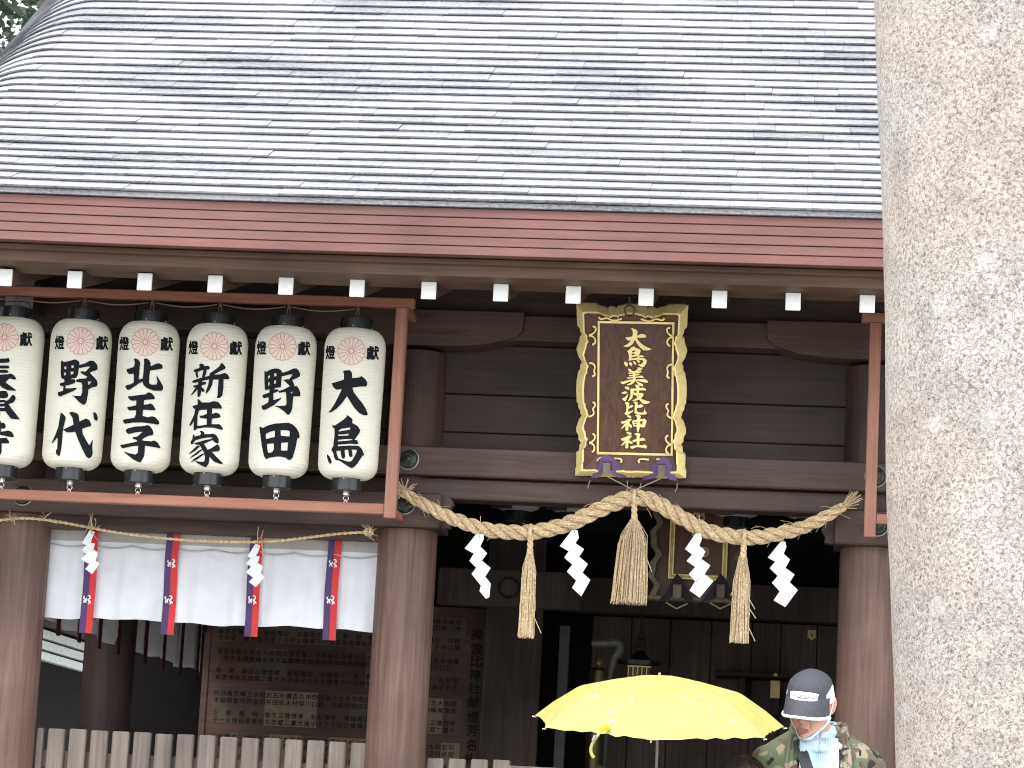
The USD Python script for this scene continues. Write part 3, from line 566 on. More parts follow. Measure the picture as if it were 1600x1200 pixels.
for k in range(6):
    ln = thing('paper_lantern', names[k], 'lantern', (LX[k], YL, ZB-.11), 'row of white paper lanterns in the rack')
    zs = np.linspace(ZB, ZT, tn*5+1); ph = (zs-ZB)/(ZT-ZB)*tn
    pr = lprof(zs)+.0013*np.abs(np.sin(np.pi*ph))**.7-.0008
    m = revolve(np.c_[np.r_[.055, pr, .06], np.r_[ZB, zs, ZT]], (LX[k], YL), 72)
    m.vertices[:, :2] += (.0012*(meshkit.noise(m.vertices*9, k)-.5))[:, None]
    obj('paper_body', m, L('lantern_paper'), ln, smooth=True)
    obj('top_cap', revolve([(.0, ZT-.006), (.064, ZT-.006), (.064, ZT+.043), (.059, ZT+.046), (.057, ZT+.025), (0, ZT+.025)], (LX[k], YL), 40), L('black_lacquer'), ln, smooth=35)
    cb = obj('bottom_cap', revolve([(0, ZB-.050), (.052, ZB-.050), (.0575, ZB-.046), (.0575, ZB+.006), (0, ZB+.006)], (LX[k], YL), 40), L('black_lacquer'), ln, smooth=35)
    hz = ZB-.052
    obj('hook', cat([tube(np.array([[LX[k], YL, hz+.002], [LX[k], YL, hz-.010]]), .014, 10), tube(np.array([[LX[k]+.010*math.sin(a), YL, hz-.021+.010*math.cos(a)] for a in np.linspace(0.2, 6.1, 14)]), .0018, 6),
        tube(np.array([[LX[k]+.006*math.sin(a), YL-.004, hz-.037+.006*math.cos(a)] for a in np.linspace(0, 6.28, 14)]), .0024, 6), trimesh.creation.icosphere(1, .006).apply_translation([LX[k], YL-.003, hz-.030])]), L('bright_metal'), ln)
    rv = [trimesh.creation.icosphere(1, .0032).apply_translation([LX[k]+r*math.sin(a), YL-r*math.cos(a), z]) for r, z in ((.0665, ZT+.008), (.058, ZB-.004)) for a in (-1.35, -.05, .0, 1.3) if a]
    for q in rv: obj('rivet', q, L('bright_metal'), ln)
    # wire bail and hanging cord
    hb = .054; pts = [(-.058, .02), (-.060, .045), (-.050, .068), (-.03, .073), (0, .074), (.03, .073), (.05, .068), (.060, .045), (.058, .02)]
    obj('bail', tube(np.array([(LX[k]+a, YL, ZT+b) for a, b in pts]), .0019, 6), L('iron'), ln)
    obj('cord', cat([tube(np.array([(LX[k]+s, YL, ZT+.03), (LX[k]+s*.9, YL, ZT+.075), (LX[k]+s*.4, YL, zt0)]), .0023, 6) for s in (-.006, .007)]+[trimesh.creation.icosphere(1, .006).apply_translation([LX[k], YL-.003, ZT+.083])]), L('wire'), ln)
    # big brushed characters
    f = on_lantern(k)
    for g in LETTERS[k]: obj('character', decal(g, f), L('ink'), ln)
    # round sixteen-petal crest in thin red lines
    cx, cy = cen[k]; R = 21.8; rl = []
    f2 = on_lantern(k)
    def lift(f, e):
        return lambda v: (lambda p: p+np.c_[(p[:, :2]-[LX[k], YL])*(e/RL), np.zeros(len(p))])(f(v))
    disc = Point(cx, cy).buffer(R-.6, 24)
    obj('crest_disc', decal(disc, f2), L('crest_pink'), ln)
    for q in range(16):
        a0 = 2*math.pi*(q+.5)/16; a1 = 2*math.pi*(q+1.5)/16
        rl.append(LineString([(cx+4*math.cos(a0), cy+4*math.sin(a0)), (cx+(R-2.2)*math.cos(a0), cy+(R-2.2)*math.sin(a0))]))
        arc = [(a0+(a1-a0)*t, R-2.2+2.2*math.sin(math.pi*t)**.6) for t in np.linspace(0, 1, 9)]
        rl.append(LineString([(cx+r*math.cos(a), cy+r*math.sin(a)) for a, r in arc]))
    rl.append(LineString([(cx+3.6*math.cos(a), cy+3.6*math.sin(a)) for a in np.linspace(0, 2*math.pi, 20)]))
    obj('crest', decal(unary_union([q.buffer(.36) for q in rl]), lift(f2, .0006)), L('crest_red'), ln)
    for ch, dx, w, dy in (('燈', -33.0, 15, 2), ('獻', 33.5, 20, 0)):
        g = affinity.affine_transform(font_glyph(ch, 2), [w, 0, 0, -22, cx+dx, cy+dy+dx*.04])
        g = g.intersection(sbox(LX[k]*0+cx-46, 0, cx+60, 2000))
        if g.area > 1: obj('small_character', decal(g, f2), L('ink'), ln)
cords = []
for a, b in zip(LX[:-1], LX[1:]):
    t = np.linspace(0, 1, 14); cords.append(tube(np.c_[a+.012+(b-a-.024)*t, np.full(14, YL-.004), zt0-.010-.013*np.sin(np.pi*t)], .0026, 6))
t = np.linspace(0, 1, 8); cords.append(tube(np.c_[-3.5+.43*t, np.full(8, YL-.004), zt0-.012-.006*np.sin(np.pi*t)], .0026, 6))
for c in cords: obj('cord', c, L('wire'), rack)

# ---------------------------------------------------------------- gilded name plaque, leaning forward under the eave
pb, pt_ = np.array([-.6300, -.195, 2.950]), np.array([-.6395, -.42, 3.590])
pv = pt_-pb; pv /= np.linalg.norm(pv); pu = np.array([1.0, 0, 0]); pu -= pv*(pu@pv); pu /= np.linalg.norm(pu); pw = np.cross(pu, pv)
if pw[1] > 0: pw = -pw
def pl2(px, py, w=0.0):
    d = ray(px, py); o = pb+pw*w; t = ((o-EYE)@pw)/(d@pw); q = EYE+d*t-o
    return np.array([q@pu, q@pv])
def plw(v): v = np.asarray(v); return pb+v[:, :1]*pu+v[:, 1:2]*pv+v[:, 2:3]*pw
plq = thing('shrine_plaque', 'tall dark wooden plaque with scalloped gilt rim and gold characters under the eave', 'plaque', pb)
za, zb_ = pp('150,112 155,200 160,370 190,385 195,440 215,480 190,500 182,560 165,600 152,650 175,730 215,800 195,830 195,880 172,910 165,960 155,1010 148,1120'), pp('155,140 170,160 175,210 195,240 200,280 215,300 180,350 150,440 150,490 175,530 175,580 205,620 185,650 180,710 150,735 150,900 138,920 138,1004')
ztop = pp('790,115 730,120 700,130 640,140 622,165 605,150 550,145 520,166 490,150 425,135 370,106 200,102')
zbot = pp('200,1010 300,1006 380,1021 560,1022 700,1020 760,1031 800,1023')
left = [pl2(880+x/7.5, 460+y/7.5) for x, y in ztop+za]+[pl2(880+x/7.5, 610+y/7.5) for x, y in zb_+zbot]
left = np.array(left); c0 = left[0][0]*.5+left[-1][0]*.5; left[:, 0] -= c0
den = []
for a, b in zip(left[:-1], left[1:]): den += [a+(b-a)*t for t in (0, .5)]
half = np.array(den+[left[-1]]); half[0, 0] = half[-1, 0] = 0
right = half[::-1][1:-1]*[-1, 1]
out = np.vstack([half, right])+[c0, 0]; cy = .5*(out[:, 1].min()+out[:, 1].max()); n = len(out)
inn = np.c_[c0+(out[:, 0]-c0)*.872, cy+(out[:, 1]-cy)*.918]
def ring(a, wa, b, wb): 
    V = plw(np.vstack([np.c_[a, np.full(n, wa)], np.c_[b, np.full(n, wb)]])); i = np.arange(n); j = (i+1) % n
    return V, np.vstack([np.c_[i, n+i, n+j], np.c_[i, n+j, j]])
def rings(seq):
    V, F, k = [], [], 0
    for (a, wa), (b, wb) in zip(seq[:-1], seq[1:]):
        v, f = ring(a, wa, b, wb); V.append(v); F.append(f+k); k += len(v)
    return trimesh.Trimesh(np.vstack(V), np.vstack(F), process=False)
inn2 = np.c_[c0+(out[:, 0]-c0)*.845, cy+(out[:, 1]-cy)*.900]
obj('gilt_rim', rings([(inn2, -.045), (out, -.040), (out, -.012), (inn, .032), (inn2, .034), (inn2, .008)]), L('gold_leaf'), plq, smooth=32)
bd = Polygon(inn2*1.0).buffer(.004)
obj('back_board', extr(bd, lambda v: plw(np.c_[v[:, :2], v[:, 2]-.044]), .03), L('plaque_rim_wood'), plq)
# flat panel, thin gilt border, sloping border pieces
q0, q1 = pl2(937.5, 504.5), pl2(1048, 708.5); ux0, ux1, uy1, uy0 = q0[0], q1[0], q0[1], q1[1]
obj('panel', extr(sbox(ux0, uy0, ux1, uy1), lambda v: plw(np.c_[v[:, :2], v[:, 2]-.013]), .013), L('plaque_wood'), plq)
t = .0085
for (a, b, c, d) in ((ux0-t, uy0-t, ux0, uy1+t), (ux1, uy0-t, ux1+t, uy1+t), (ux0, uy1, ux1, uy1+t), (ux0, uy0-t, ux1, uy0)):
    obj('gilt_border', extr(sbox(a+.0003, b, c-.0003, d), lambda v: plw(np.c_[v[:, :2], v[:, 2]-.010]), .0165), L('gold_leaf'), plq)
ox0, ox1, oy0, oy1 = inn2[:, 0].min()-.004, inn2[:, 0].max()+.004, inn2[:, 1].min()-.004, inn2[:, 1].max()+.004
I_ = [(ux0-t, uy0-t), (ux1+t, uy0-t), (ux1+t, uy1+t), (ux0-t, uy1+t)]; O_ = [(ox0, oy0), (ox1, oy0), (ox1, oy1), (ox0, oy1)]
lim = Polygon(inn2)
for k in range(4):
    a, b, c, d = I_[k], I_[(k+1) % 4], O_[(k+1) % 4], O_[k]
    g = Polygon([a, b, c, d]).buffer(-.0004).intersection(lim)
    nv = (np.array(b)-a); nv = np.array([nv[1], -nv[0]])/np.linalg.norm(nv)
    m = extr(g, lambda v: plw(np.c_[v[:, :2], v[:, 2]-.012+np.maximum(0, (v[:, :2]-np.array(a))@nv)*.30]), .014)
    obj('border_board', m, L('plaque_rim_wood'), plq)
def scroll(pts, org, mirror, w=.018, r=.0042):
    p = np.array([pl2(org[0]+x/7.5, org[1]+y/7.5) for x, y in pp(pts)])
    if mirror: p[:, 0] = 2*c0-p[:, 0]
    p = spline(p, 16); tt = np.linspace(0, 1, 16)
    return tube(plw(np.c_[p, np.full(16, w)]), r*(.75+.6*np.abs(tt-.5)), 6)
SC = [('350,372 378,372 386,402 362,442 308,470', (880, 460)), ('305,476 352,486 380,522 374,560 346,580', (880, 460)), ('308,800 350,802 376,842 366,892 374,922 346,952', (880, 460)),
      ('350,132 372,138 374,175 352,212 364,252 330,290 300,296', (880, 610)), ('348,500 376,522 362,572 308,600', (880, 610)), ('308,608 360,632 370,672 342,712', (880, 610)), ('420,258 452,282 512,270 566,292 640,292 692,276', (880, 460)), ('405,818 420,790 480,786', (880, 610)), ('566,790 640,788 684,800 676,834', (880, 610))]
for p_, o in SC:
    for mir in (0, 1): obj('scroll', scroll(p_, o, mir), L('gold_leaf'), plq, smooth=True)
B1, B2 = ((960, 505), 11.43), ((960, 600), 11.43)
def pg(b, *a, **k): return glyph(b[0], b[1], *a, r=3, **k)
GOLD = [
 pg(B1, '300,82 330,85 375,105 410,125 418,160 405,205 405,225 440,200 490,183 540,195 570,225 568,245 520,258 430,255 400,262 450,330 520,390 600,430 660,452 655,465 600,480 520,478 470,440 400,350 370,290 330,365 280,405 230,420 170,415 165,405 210,385 270,340 300,300 250,305 215,280 195,255 250,245 320,235 335,170 320,125'),
 pg(B1, '300,430 345,410 390,440 440,455 475,490 460,520 440,575 500,570 535,590 530,605 470,600 420,610 540,625 580,660 570,720 530,770 500,790 470,770 410,725 470,730 510,700 520,660 430,645 320,655 255,665 265,600 250,520 230,495 270,470', '318,490 375,480 365,510 315,520 | 315,545 370,535 365,560 312,570 | 310,605 400,588 430,592 400,612 310,628', '180,680 220,690 245,730 235,765 205,765 172,720 | 265,690 310,700 325,740 305,760 275,740 260,710 | 330,670 375,685 395,715 380,740 350,720 | 395,655 440,660 460,685 445,705 415,690'),
 pg(B1, '245,805 285,815 320,850 350,870 275,868 250,830 | 420,785 460,790 505,810 495,825 420,850 385,880 345,870 410,820 | 240,880 350,870 480,845 490,865 440,885 270,905 | 255,925 350,915 440,895 455,910 430,925 280,945 | 215,970 300,960 400,950 490,930 525,965 520,975 420,965 300,980 240,990 | 330,850 380,850 375,1000 335,1000 | 105,1045 150,1040 250,1010 340,1000 440,1000 540,990 590,1020 605,1050 590,1060 500,1045 400,1020 300,1030 200,1070 160,1085 125,1070 | 330,990 385,990 370,1040 310,1090 250,1105 220,1095 290,1060 | 380,1025 440,1050 500,1080 520,1110 500,1125 440,1110'),
 pg(B2, '180,50 240,40 275,75 260,100 210,85 | 125,155 190,125 240,145 220,165 150,170 | 140,250 180,240 220,200 255,165 235,230 205,300 185,305 150,275 | 285,90 345,100 340,170 320,250 280,290 240,305 265,260 290,180 | 290,80 400,75 520,60 575,95 560,110 510,105 400,112 330,118 | 365,10 420,10 450,40 440,160 400,165 395,60 | 345,160 430,158 500,155 530,180 500,230 430,280 340,300 320,290 400,250 450,200 345,192 | 310,100 360,140 420,210 500,270 580,300 640,318 620,335 560,355 510,345 450,280 380,190'),
 pg(B2, '190,320 240,315 270,345 255,400 300,370 330,375 340,395 300,420 250,435 245,490 300,480 345,455 330,490 250,540 210,550 180,520 210,490 220,400 | 335,315 390,308 425,335 410,380 470,360 500,365 520,390 480,415 405,425 400,480 430,500 520,505 540,430 555,480 580,510 570,535 480,545 400,535 360,510 365,400 370,350'),
 pg(B2, '220,560 260,555 300,575 305,595 270,600 235,580 | 120,665 180,660 250,620 300,615 310,635 265,680 275,710 310,730 320,760 300,780 265,755 250,740 250,820 225,840 195,820 205,740 160,780 115,800 150,750 200,690 150,705 125,695 | 320,650 400,635 410,590 370,550 430,545 480,570 465,600 460,630 540,615 580,655 560,720 540,770 500,770 460,760 440,830 420,865 405,830 400,750 345,755 325,700', '355,670 400,665 400,685 357,690 | 360,712 400,707 400,725 362,732 | 462,660 500,655 510,670 495,720 462,715'),
 pg(B2, '215,855 255,850 300,870 310,890 290,905 240,890 | 120,965 180,955 250,920 300,915 310,935 265,985 275,1010 325,1030 330,1055 300,1065 265,1045 250,1050 250,1130 220,1150 195,1125 205,1040 160,1085 115,1100 150,1050 200,995 150,1010 125,995 | 360,885 430,870 465,890 450,970 500,955 540,970 555,1005 450,1010 445,1090 500,1090 545,1075 585,1115 570,1145 500,1130 400,1120 330,1150 300,1145 280,1110 330,1100 400,1090 405,1015 350,1035 320,1005 400,975 400,910 365,900')]
def plane_poly(g, f):
    """shapely outline in photograph pixels to plane coordinates"""
    gs = []
    for q in getattr(g, 'geoms', [g]):
        gs.append(Polygon([f(*c) for c in q.exterior.coords], [[f(*c) for c in h.coords] for h in q.interiors]).buffer(0))
    return unary_union(gs)
for g in GOLD: obj('character', extr(plane_poly(g, pl2), lambda v: plw(np.c_[v[:, :2], v[:, 2]+.0004]), .0065), L('gold_leaf'), plq)
# iron ring at the top
rc = plw(np.array([[*pl2(985, 483), .045]]))[0]
obj('ring', tube(np.array([rc+.0185*(math.cos(a)*pu+math.sin(a)*pv*1.15) for a in np.linspace(0, 6.4, 26)]), .0030, 6), L('iron'), plq)
obj('hook', tube(np.array([rc+pv*.02, rc+pv*.05, rc+pv*.06+np.array([0, .2, .05])]), .005, 6), L('iron'), plq)
# two purple cloths over the wooden brackets that carry the plaque
for nm, tips in (('left', ['500,745 590,790 640,850 695,905 752,1055 640,1030 575,975 565,830 465,830 462,975 400,1030 318,1052 345,980 390,895 430,800', (880, 610), (468, 838, 560, 972)]), ('right', ['420,770 480,800 520,880 545,990 588,1085 500,1050 445,1000 452,862 355,860 350,1005 290,1040 165,1085 200,1000 270,900 350,830', (980, 610), (357, 864, 453, 996)])):
    ps, o, (a, b, c, d) = tips; f = lambda x, y: pl2(o[0]+x/7.5, o[1]+y/7.5, .04)
    poly = Polygon([f(x, y) for x, y in pp(ps)]).buffer(0); ctr = f((a+c)/2, (b+d)/2)
    pc = thing('bracket_cover', 'purple cloth tied over the wooden bracket at the plaque foot, on its %s side' % nm, 'cloth cover', plw(np.array([[*ctr, .04]]))[0], 'purple cloths at the plaque foot')
    def fold(v, ctr=ctr): 
        return plw(np.c_[v[:, :2], .046+v[:, 2]-.9*np.maximum(0, np.abs(v[:, 0]-ctr[0])-.012)+.004*np.sin(v[:, 1]*90)])
    g2 = unary_union([poly.intersection(sbox(x, -9, x+.006, 9)) for x in np.arange(ctr[0]-.1, ctr[0]+.1, .006)]) if False else poly
    ms = [extr(poly.intersection(sbox(x, -9, x+.0121, 9)), fold, .004) for x in np.arange(poly.bounds[0], poly.bounds[2], .012) if poly.intersection(sbox(x, -9, x+.0121, 9)).area > 1e-7]
    obj('cloth', cat(ms), L('purple_cloth'), pc)
    bq = [f(x, y) for x, y in ((a, b), (c, b), (c-6, d), (a+6, d))]
    obj('wooden_block', extr(Polygon(bq), lambda v: plw(np.c_[v[:, :2], v[:, 2]+.034]), .028), L('fence_wood'), pc)
    for s, (tx, ty), (ex, ey) in (((-1), (318, 1052) if nm == 'left' else (165, 1085), (290, 1150) if nm == 'left' else (150, 1185)), (1, (752, 1055) if nm == 'left' else (588, 1085), (740, 1170) if nm == 'left' else (560, 1190))):
        A = plw(np.array([[*f(tx, ty), .045]]))[0]; Bz = P(o[0]+ex/7.5, o[1]+ey/7.5, A[1]+.0)
        obj('cord', tube(np.array([A, .5*(A+Bz)+[.003*s, 0, -.002], Bz]), .0019, 6), L('cord'), pc)
    A = plw(np.array([[*f((a+c)/2, d+18), .066]]))[0]; Bz = P(991, 766, -.235)
    obj('tie', tube(np.array([A+(Bz-A)*q for q in (0, .5, 1)]), .0021, 6), L('cord'), pc)

# ---------------------------------------------------------------- thick straw rope with tassels and paper streamers
YR = -.225
rp = [(621, 763), (632, 770), (650, 781), (667, 790), (687, 801), (712, 812), (737, 821), (762, 828), (790, 831), (820, 832), (845, 829.5), (870, 824), (895, 816), (920, 804), (950, 790), (970, 782), (991, 777), (1020, 783), (1048, 799), (1071, 812), (1096, 826), (1124, 834.5), (1152, 839), (1189, 839), (1217, 834), (1245, 827), (1273, 816), (1296, 804), (1318, 791)]
rpts = np.array([P(x, y, YR) for x, y in rp]); core = spline(rpts, 520)
rope = thing('straw_rope', 'thick twisted straw rope swagged across the entrance with three straw tassels', 'rope', core[260])
lenr = np.r_[0, np.cumsum(np.linalg.norm(np.diff(core, axis=0), axis=1))]; tot = lenr[-1]
tg = np.gradient(core, axis=0); tg /= np.linalg.norm(tg, axis=1, keepdims=True)
e1 = np.cross(tg, [0, 1.0, 0]); e1 /= np.linalg.norm(e1, axis=1, keepdims=True); e2 = np.cross(tg, e1)
env = np.interp(lenr, [0, .12, .4, tot*.5, tot-.35, tot-.08, tot], [.62, .8, 1, 1.08, 1, .82, .62])
for k in range(3):
    a = 2*np.pi*k/3+lenr*2*np.pi/.165
    c = core+.0165*env[:, None]*(np.cos(a)[:, None]*e1+np.sin(a)[:, None]*e2)
    st = np.gradient(c, axis=0); st /= np.linalg.norm(st, axis=1, keepdims=True); f1 = np.cross(st, [0, 1.0, 0.01]); f1 /= np.linalg.norm(f1, axis=1, keepdims=True); f2 = np.cross(st, f1)
    ms = []
    for q in range(11):
        b = 2*np.pi*q/11-lenr*2*np.pi/.30+rng.uniform(-.1, .1); rr = .0106*(1+.07*np.sin(lenr*23+q*2.1))
        ms.append(tube(c+(rr*env)[:, None]*(np.cos(b)[:, None]*f1+np.sin(b)[:, None]*f2), .0038*env*(1+.15*np.sin(lenr*57+q)), 5))
    obj('strand', cat(ms), L('straw'), rope, smooth=True)
def wisps(n, f):
    ms = []
    for _ in range(n):
        i = rng.integers(8, len(core)-8); d = tg[i]*rng.choice([-1, 1])+e1[i]*rng.normal(0, .55)+np.array([0, -1, 0])*rng.uniform(0, .8); d /= np.linalg.norm(d)
        p0 = core[i]+.024*env[i]*(e1[i]*rng.normal(0, .7)+np.array([0, -.7, 0])); ln_ = rng.uniform(.02, .07)*f
        ms.append(tube(np.array([p0, p0+d*ln_*.5, p0+d*ln_+[0, 0, -.006]]), [.0011, .0009, .0006], 4))
    return ms
obj('stray_straw', cat(wisps(130, 1.0)), L('straw_light'), rope, kind='stuff')
def fray(p, d, n, ln_, sp):
    ms = []
    for _ in range(n):
        v = np.array(d)+rng.normal(0, sp, 3); v /= np.linalg.norm(v); l = ln_*rng.uniform(.6, 1.1)
        ms.append(tube(np.array([p+rng.normal(0, .005, 3), p+v*l*.5, p+v*l]), [.0022, .0018, .0012], 4))
    return ms
dr = P(1342, 776, YR)-P(1316, 792, YR); dr /= np.linalg.norm(dr)
obj('frayed_end', cat(fray(core[-1]-dr*.012, dr, 46, .085, .23)), L('straw_light'), rope, kind='stuff')
obj('frayed_end', cat(fray(core[0]+[.03, -.01, -.01], core[0]-core[14]+[0, -.01, .02], 40, .055, .3)), L('straw_light'), rope, kind='stuff')
for q in (tot-.03,):
    i = np.searchsorted(lenr, q); obj('binding', tube(np.array([core[i]+.0185*(math.cos(a)*e1[i]+math.sin(a)*e2[i])+tg[i]*.004*a/6 for a in np.linspace(0, 15, 50)]), .0026, 5), L('straw_light'), rope)
def tassel(top, neck, brush, bot, wt, wb, n, lean, strays=6):
    T, N, Bt = P(*top, YR-.012), P(*neck, YR-.012), P(*bot, YR-.012)
    tn_ = np.linspace(0, 1, 26); mid = T+(N-T)*tn_[:, None]; ms = []
    for k in range(2):
        a = tn_*12+np.pi*k; ms.append(tube(mid+np.c_[.0052*np.cos(a), .0052*np.sin(a), 0*a], .0078, 7))
    wr = np.array([T+[0, 0, .0]]); 
    ms.append(tube(np.array([T+[.0, -.024*math.cos(a), .022+.026*math.sin(a)-.016] for a in np.linspace(-1.5, 3.6, 16)]), .0085, 7))
    for j in range(3): ms.append(tube(np.array([N+[.011*math.cos(a), .011*math.sin(a), .004*j] for a in np.linspace(0, 6.3, 12)]), .0030, 5))
    obj('tassel_neck', cat(ms), L('straw'), rope, smooth=True)
    ms = []; H = np.linalg.norm(Bt-N)
    for _ in range(n):
        r = math.sqrt(rng.random()); a = rng.uniform(0, 6.283); d = np.array([math.cos(a)*r, .7*math.sin(a)*r, 0])
        l = rng.uniform(.965, 1.0) if rng.random() > .15 else rng.uniform(.5, .95)
        p0 = N+d*wt*.5+[0, 0, .012*(1-r)]; p3 = N+(Bt-N)*l+d*wb*.5+[rng.normal(0, .003), 0, 0]
        p1 = N+(Bt-N)*l*.3+d*(wt*.2+wb*.36)+[rng.normal(0, .002), 0, 0]
        pts = np.array([p0, p1, .5*(p1+p3)+[rng.normal(0, .0016), 0, 0], p3]); ms.append(tube(pts, [.0013, .0018, .0019, .0017], 5))
    for _ in range(strays):
        h = rng.uniform(.35, .8); p0 = N+(Bt-N)*h+[rng.choice([-1, 1])*wb*.4, -.015, 0]; s = rng.choice([-1, 1])
        ms.append(tube(np.array([p0, p0+[s*rng.uniform(.01, .035), -.005, -rng.uniform(.02, .07)]]), .0016, 5))
    obj('tassel', cat(ms), L('straw_light'), rope, kind='stuff')
tassel((829, 834), (828, 866), 0, (822, 998), .026, .062, 150, 0)
tassel((991, 780), (991, 812), 0, (982, 945), .030, .142, 260, 0, 3)
tassel((1163, 842), (1161, 870), 0, (1156, 1006), .030, .072, 170, 0, 9)

def streamer(pts, org, sc, label, Y, group):
    px = [(org[0]+x/sc, org[1]+y/sc) for x, y in pp(pts)]; W = np.array([P(x, y, Y) for x, y in px]); n_ = 6
    z = W[:, 2]; zt_, zb2 = z.max(), z.min()
    base = np.array([W[:, 0].mean(), Y, zt_]); th = thing('paper_streamer', label, 'paper streamer', base, group)
    full = Polygon([(w[0], w[2]) for w in W]).buffer(0); m = len(px)//2
    # four folded leaves: the zigzag cut at its inner corners
    cuts = []
    L_ = [Polygon([(W[i][0], W[i][2]) for i in idx]) for idx in LEAVES[len(px)]]
    for k, g in enumerate(L_):
        zc = g.centroid.y; xc = g.centroid.x
        def put(v, k=k, zc=zc, xc=xc): 
            v = np.asarray(v); return np.c_[v[:, 0], Y-.004*k+v[:, 2]+((-1)**k)*.22*(v[:, 0]-xc)+.10*(v[:, 1]-zc), v[:, 1]]
        obj('leaf', extr(g.buffer(.0008, join_style=2), put, .0012), L('shide_paper'), th)
    tp = np.array([W[0]*.5+W[1]*.5])[0]
    obj('string', tube(np.array([tp+[0, -.002, -.012], tp+[0, -.012, .012], tp+[.004, -.032, .045], tp+[.002, -.02, .068]]), .0016, 5), L('straw_light'), th)
LEAVES = {18: None, 17: None, 16: None}
# vertices run down the right side and back up the left: (right, left) corner pairs cut the paper into leaves
LEAVES[18] = [(0, 1, 2, 3, 16, 17), (3, 4, 5, 14, 15, 16), (5, 6, 7, 12, 13, 14), (7, 8, 9, 10, 11, 12)]
LEAVES[17] = [(0, 1, 2, 3, 15, 16), (3, 4, 5, 13, 14, 15), (5, 6, 7, 11, 12, 13), (7, 8, 9, 10, 11)]
LEAVES[16] = [(0, 1, 2, 3, 14, 15), (3, 4, 5, 12, 13, 14), (5, 6, 7, 10, 11, 12), (7, 8, 9, 10)]
gs = 'zigzag paper streamers under the thick rope'
YS = YR-.035
streamer('575,380 620,378 622,405 600,455 645,500 612,545 665,590 632,645 668,690 660,775 640,783 600,735 608,700 552,630 580,590 535,545 562,500 508,470', (600, 740), 4, 'white zigzag paper streamer nearest the middle post, its last leaf turned edgewise', YS, gs)
streamer('1175,352 1208,352 1215,400 1195,435 1250,475 1220,520 1272,565 1240,620 1290,668 1235,768 1178,715 1203,670 1147,615 1180,570 1128,525 1155,485 1102,455', (600, 740), 4, 'white zigzag paper streamer between the left tassel and the middle tassel', YS, gs)
streamer('485,335 515,328 520,365 505,400 543,435 518,475 567,510 535,560 585,600 510,690 455,650 485,600 452,560 487,520 438,485 468,450 430,420', (950, 740), 3.556, 'white zigzag paper streamer hanging before the gold framed inner plaque', YS, gs)
streamer('960,378 985,378 990,405 975,445 1010,480 985,525 1035,560 1008,605 1053,650 985,742 922,705 955,655 912,610 945,570 900,525 930,490 890,468', (950, 740), 3.556, 'white zigzag paper streamer right of the right-hand tassel', YS, gs)
gs = 'zigzag paper streamers on the thin rope'
streamer('400,138 420,146 408,178 404,195 425,200 418,225 437,240 428,275 449,290 415,335 383,312 402,290 368,270 388,245 365,228 385,205 370,195', (0, 780), 2.857, 'small white zigzag paper streamer over the leftmost ribbon of the curtain', -.155, gs)
streamer('1140,200 1160,206 1148,240 1140,252 1160,258 1152,285 1172,300 1164,330 1184,350 1145,393 1113,370 1132,350 1103,328 1124,302 1100,288 1118,262 1108,254', (0, 780), 2.857, 'small white zigzag paper streamer over the third ribbon of the curtain', -.155, gs)
# thin rope across the left bay
tr = [(-30, 815), (0, 813), (14, 811), (70, 812), (143, 825), (196, 834), (280, 843), (350, 846.5), (406, 846.5), (455, 843), (511, 836), (560, 832), (576, 832)]
tp_ = spline(np.array([P(x, y, -.14) for x, y in tr]), 240); lt = np.r_[0, np.cumsum(np.linalg.norm(np.diff(tp_, axis=0), axis=1))]
thin = thing('thin_rope', 'thin straw rope sagging in front of the white curtain, knotted at its right end', 'rope', tp_[120])
for k in range(2):
    a = lt*2*np.pi/.045+np.pi*k; obj('strand', tube(tp_+.0030*np.c_[0*a, np.cos(a), np.sin(a)], .0036, 6), L('straw'), thin, smooth=True)
kn = tp_[-1]; ms = [tube(kn+np.array([[.016*math.cos(a)*math.cos(j), -.006+.008*math.sin(a*1.5), .012*math.sin(a)+.006*math.sin(j)] for a in np.linspace(0, 6.3, 14)]), .0042, 6) for j in (0, 1, 2)]
obj('knot', cat(ms), L('straw'), thin, smooth=True)
ms = [tube(np.array([kn, kn+[rng.uniform(-.01, .03), -.01, rng.uniform(-.03, .035)], kn+[rng.uniform(-.03, .05), -.012, rng.uniform(-.04, .05)]]), .0012, 4) for _ in range(12)]
for (x, y) in ((145, 826), (408, 846), (70, 812), (20, 811)):
    c = P(x, y, -.145); ms += [tube(np.array([c, c+[rng.normal(0, .012), -.005, rng.normal(.005, .02)], c+[rng.normal(0, .025), -.008, rng.normal(.0, .035)]]), .0012, 4) for _ in range(6)]
obj('stray_straw', cat(ms), L('straw_light'), thin, kind='stuff')
c = P(145, 826, -.148); obj('bow', tube(c+np.array([[.012*math.sin(a), -.004, .022+.020*math.cos(a)] for a in np.linspace(.3, 6.0, 14)]), .0015, 5), L('straw_light'), thin)

# ---------------------------------------------------------------- white curtain with two-coloured ribbons
YC = .03
cur = thing('white_curtain', 'white cloth curtain with four purple and red ribbons across the left bay', 'curtain', (-2.3, YC, 2.33))
cx0, cx1, cz0, cz1 = -2.985, -1.640, 2.338, 2.690
nx, nz = 150, 26
gx, gz = np.meshgrid(np.linspace(cx0, cx1, nx), np.linspace(0, 1, nz))
def cy_(x, v):
    x = np.asarray(x, float)
    return YC+(.010*np.sin(x*17+1.3)+.006*np.sin(x*41+v*1.2)+.004*np.sin(x*83-v*2))*(.35+.65*(1-v))+.010*(1-v)
def hem(x): return cz0+.004*np.sin(x*9)+.0025*np.sin(x*31)
Zc = hem(gx)+(cz1-hem(gx))*gz
V = np.stack([gx, cy_(gx, gz)+.004*(meshkit.noise(np.stack([gx*12, gz*5, gx*0], -1), 5)-.5), Zc], -1)
band = .865
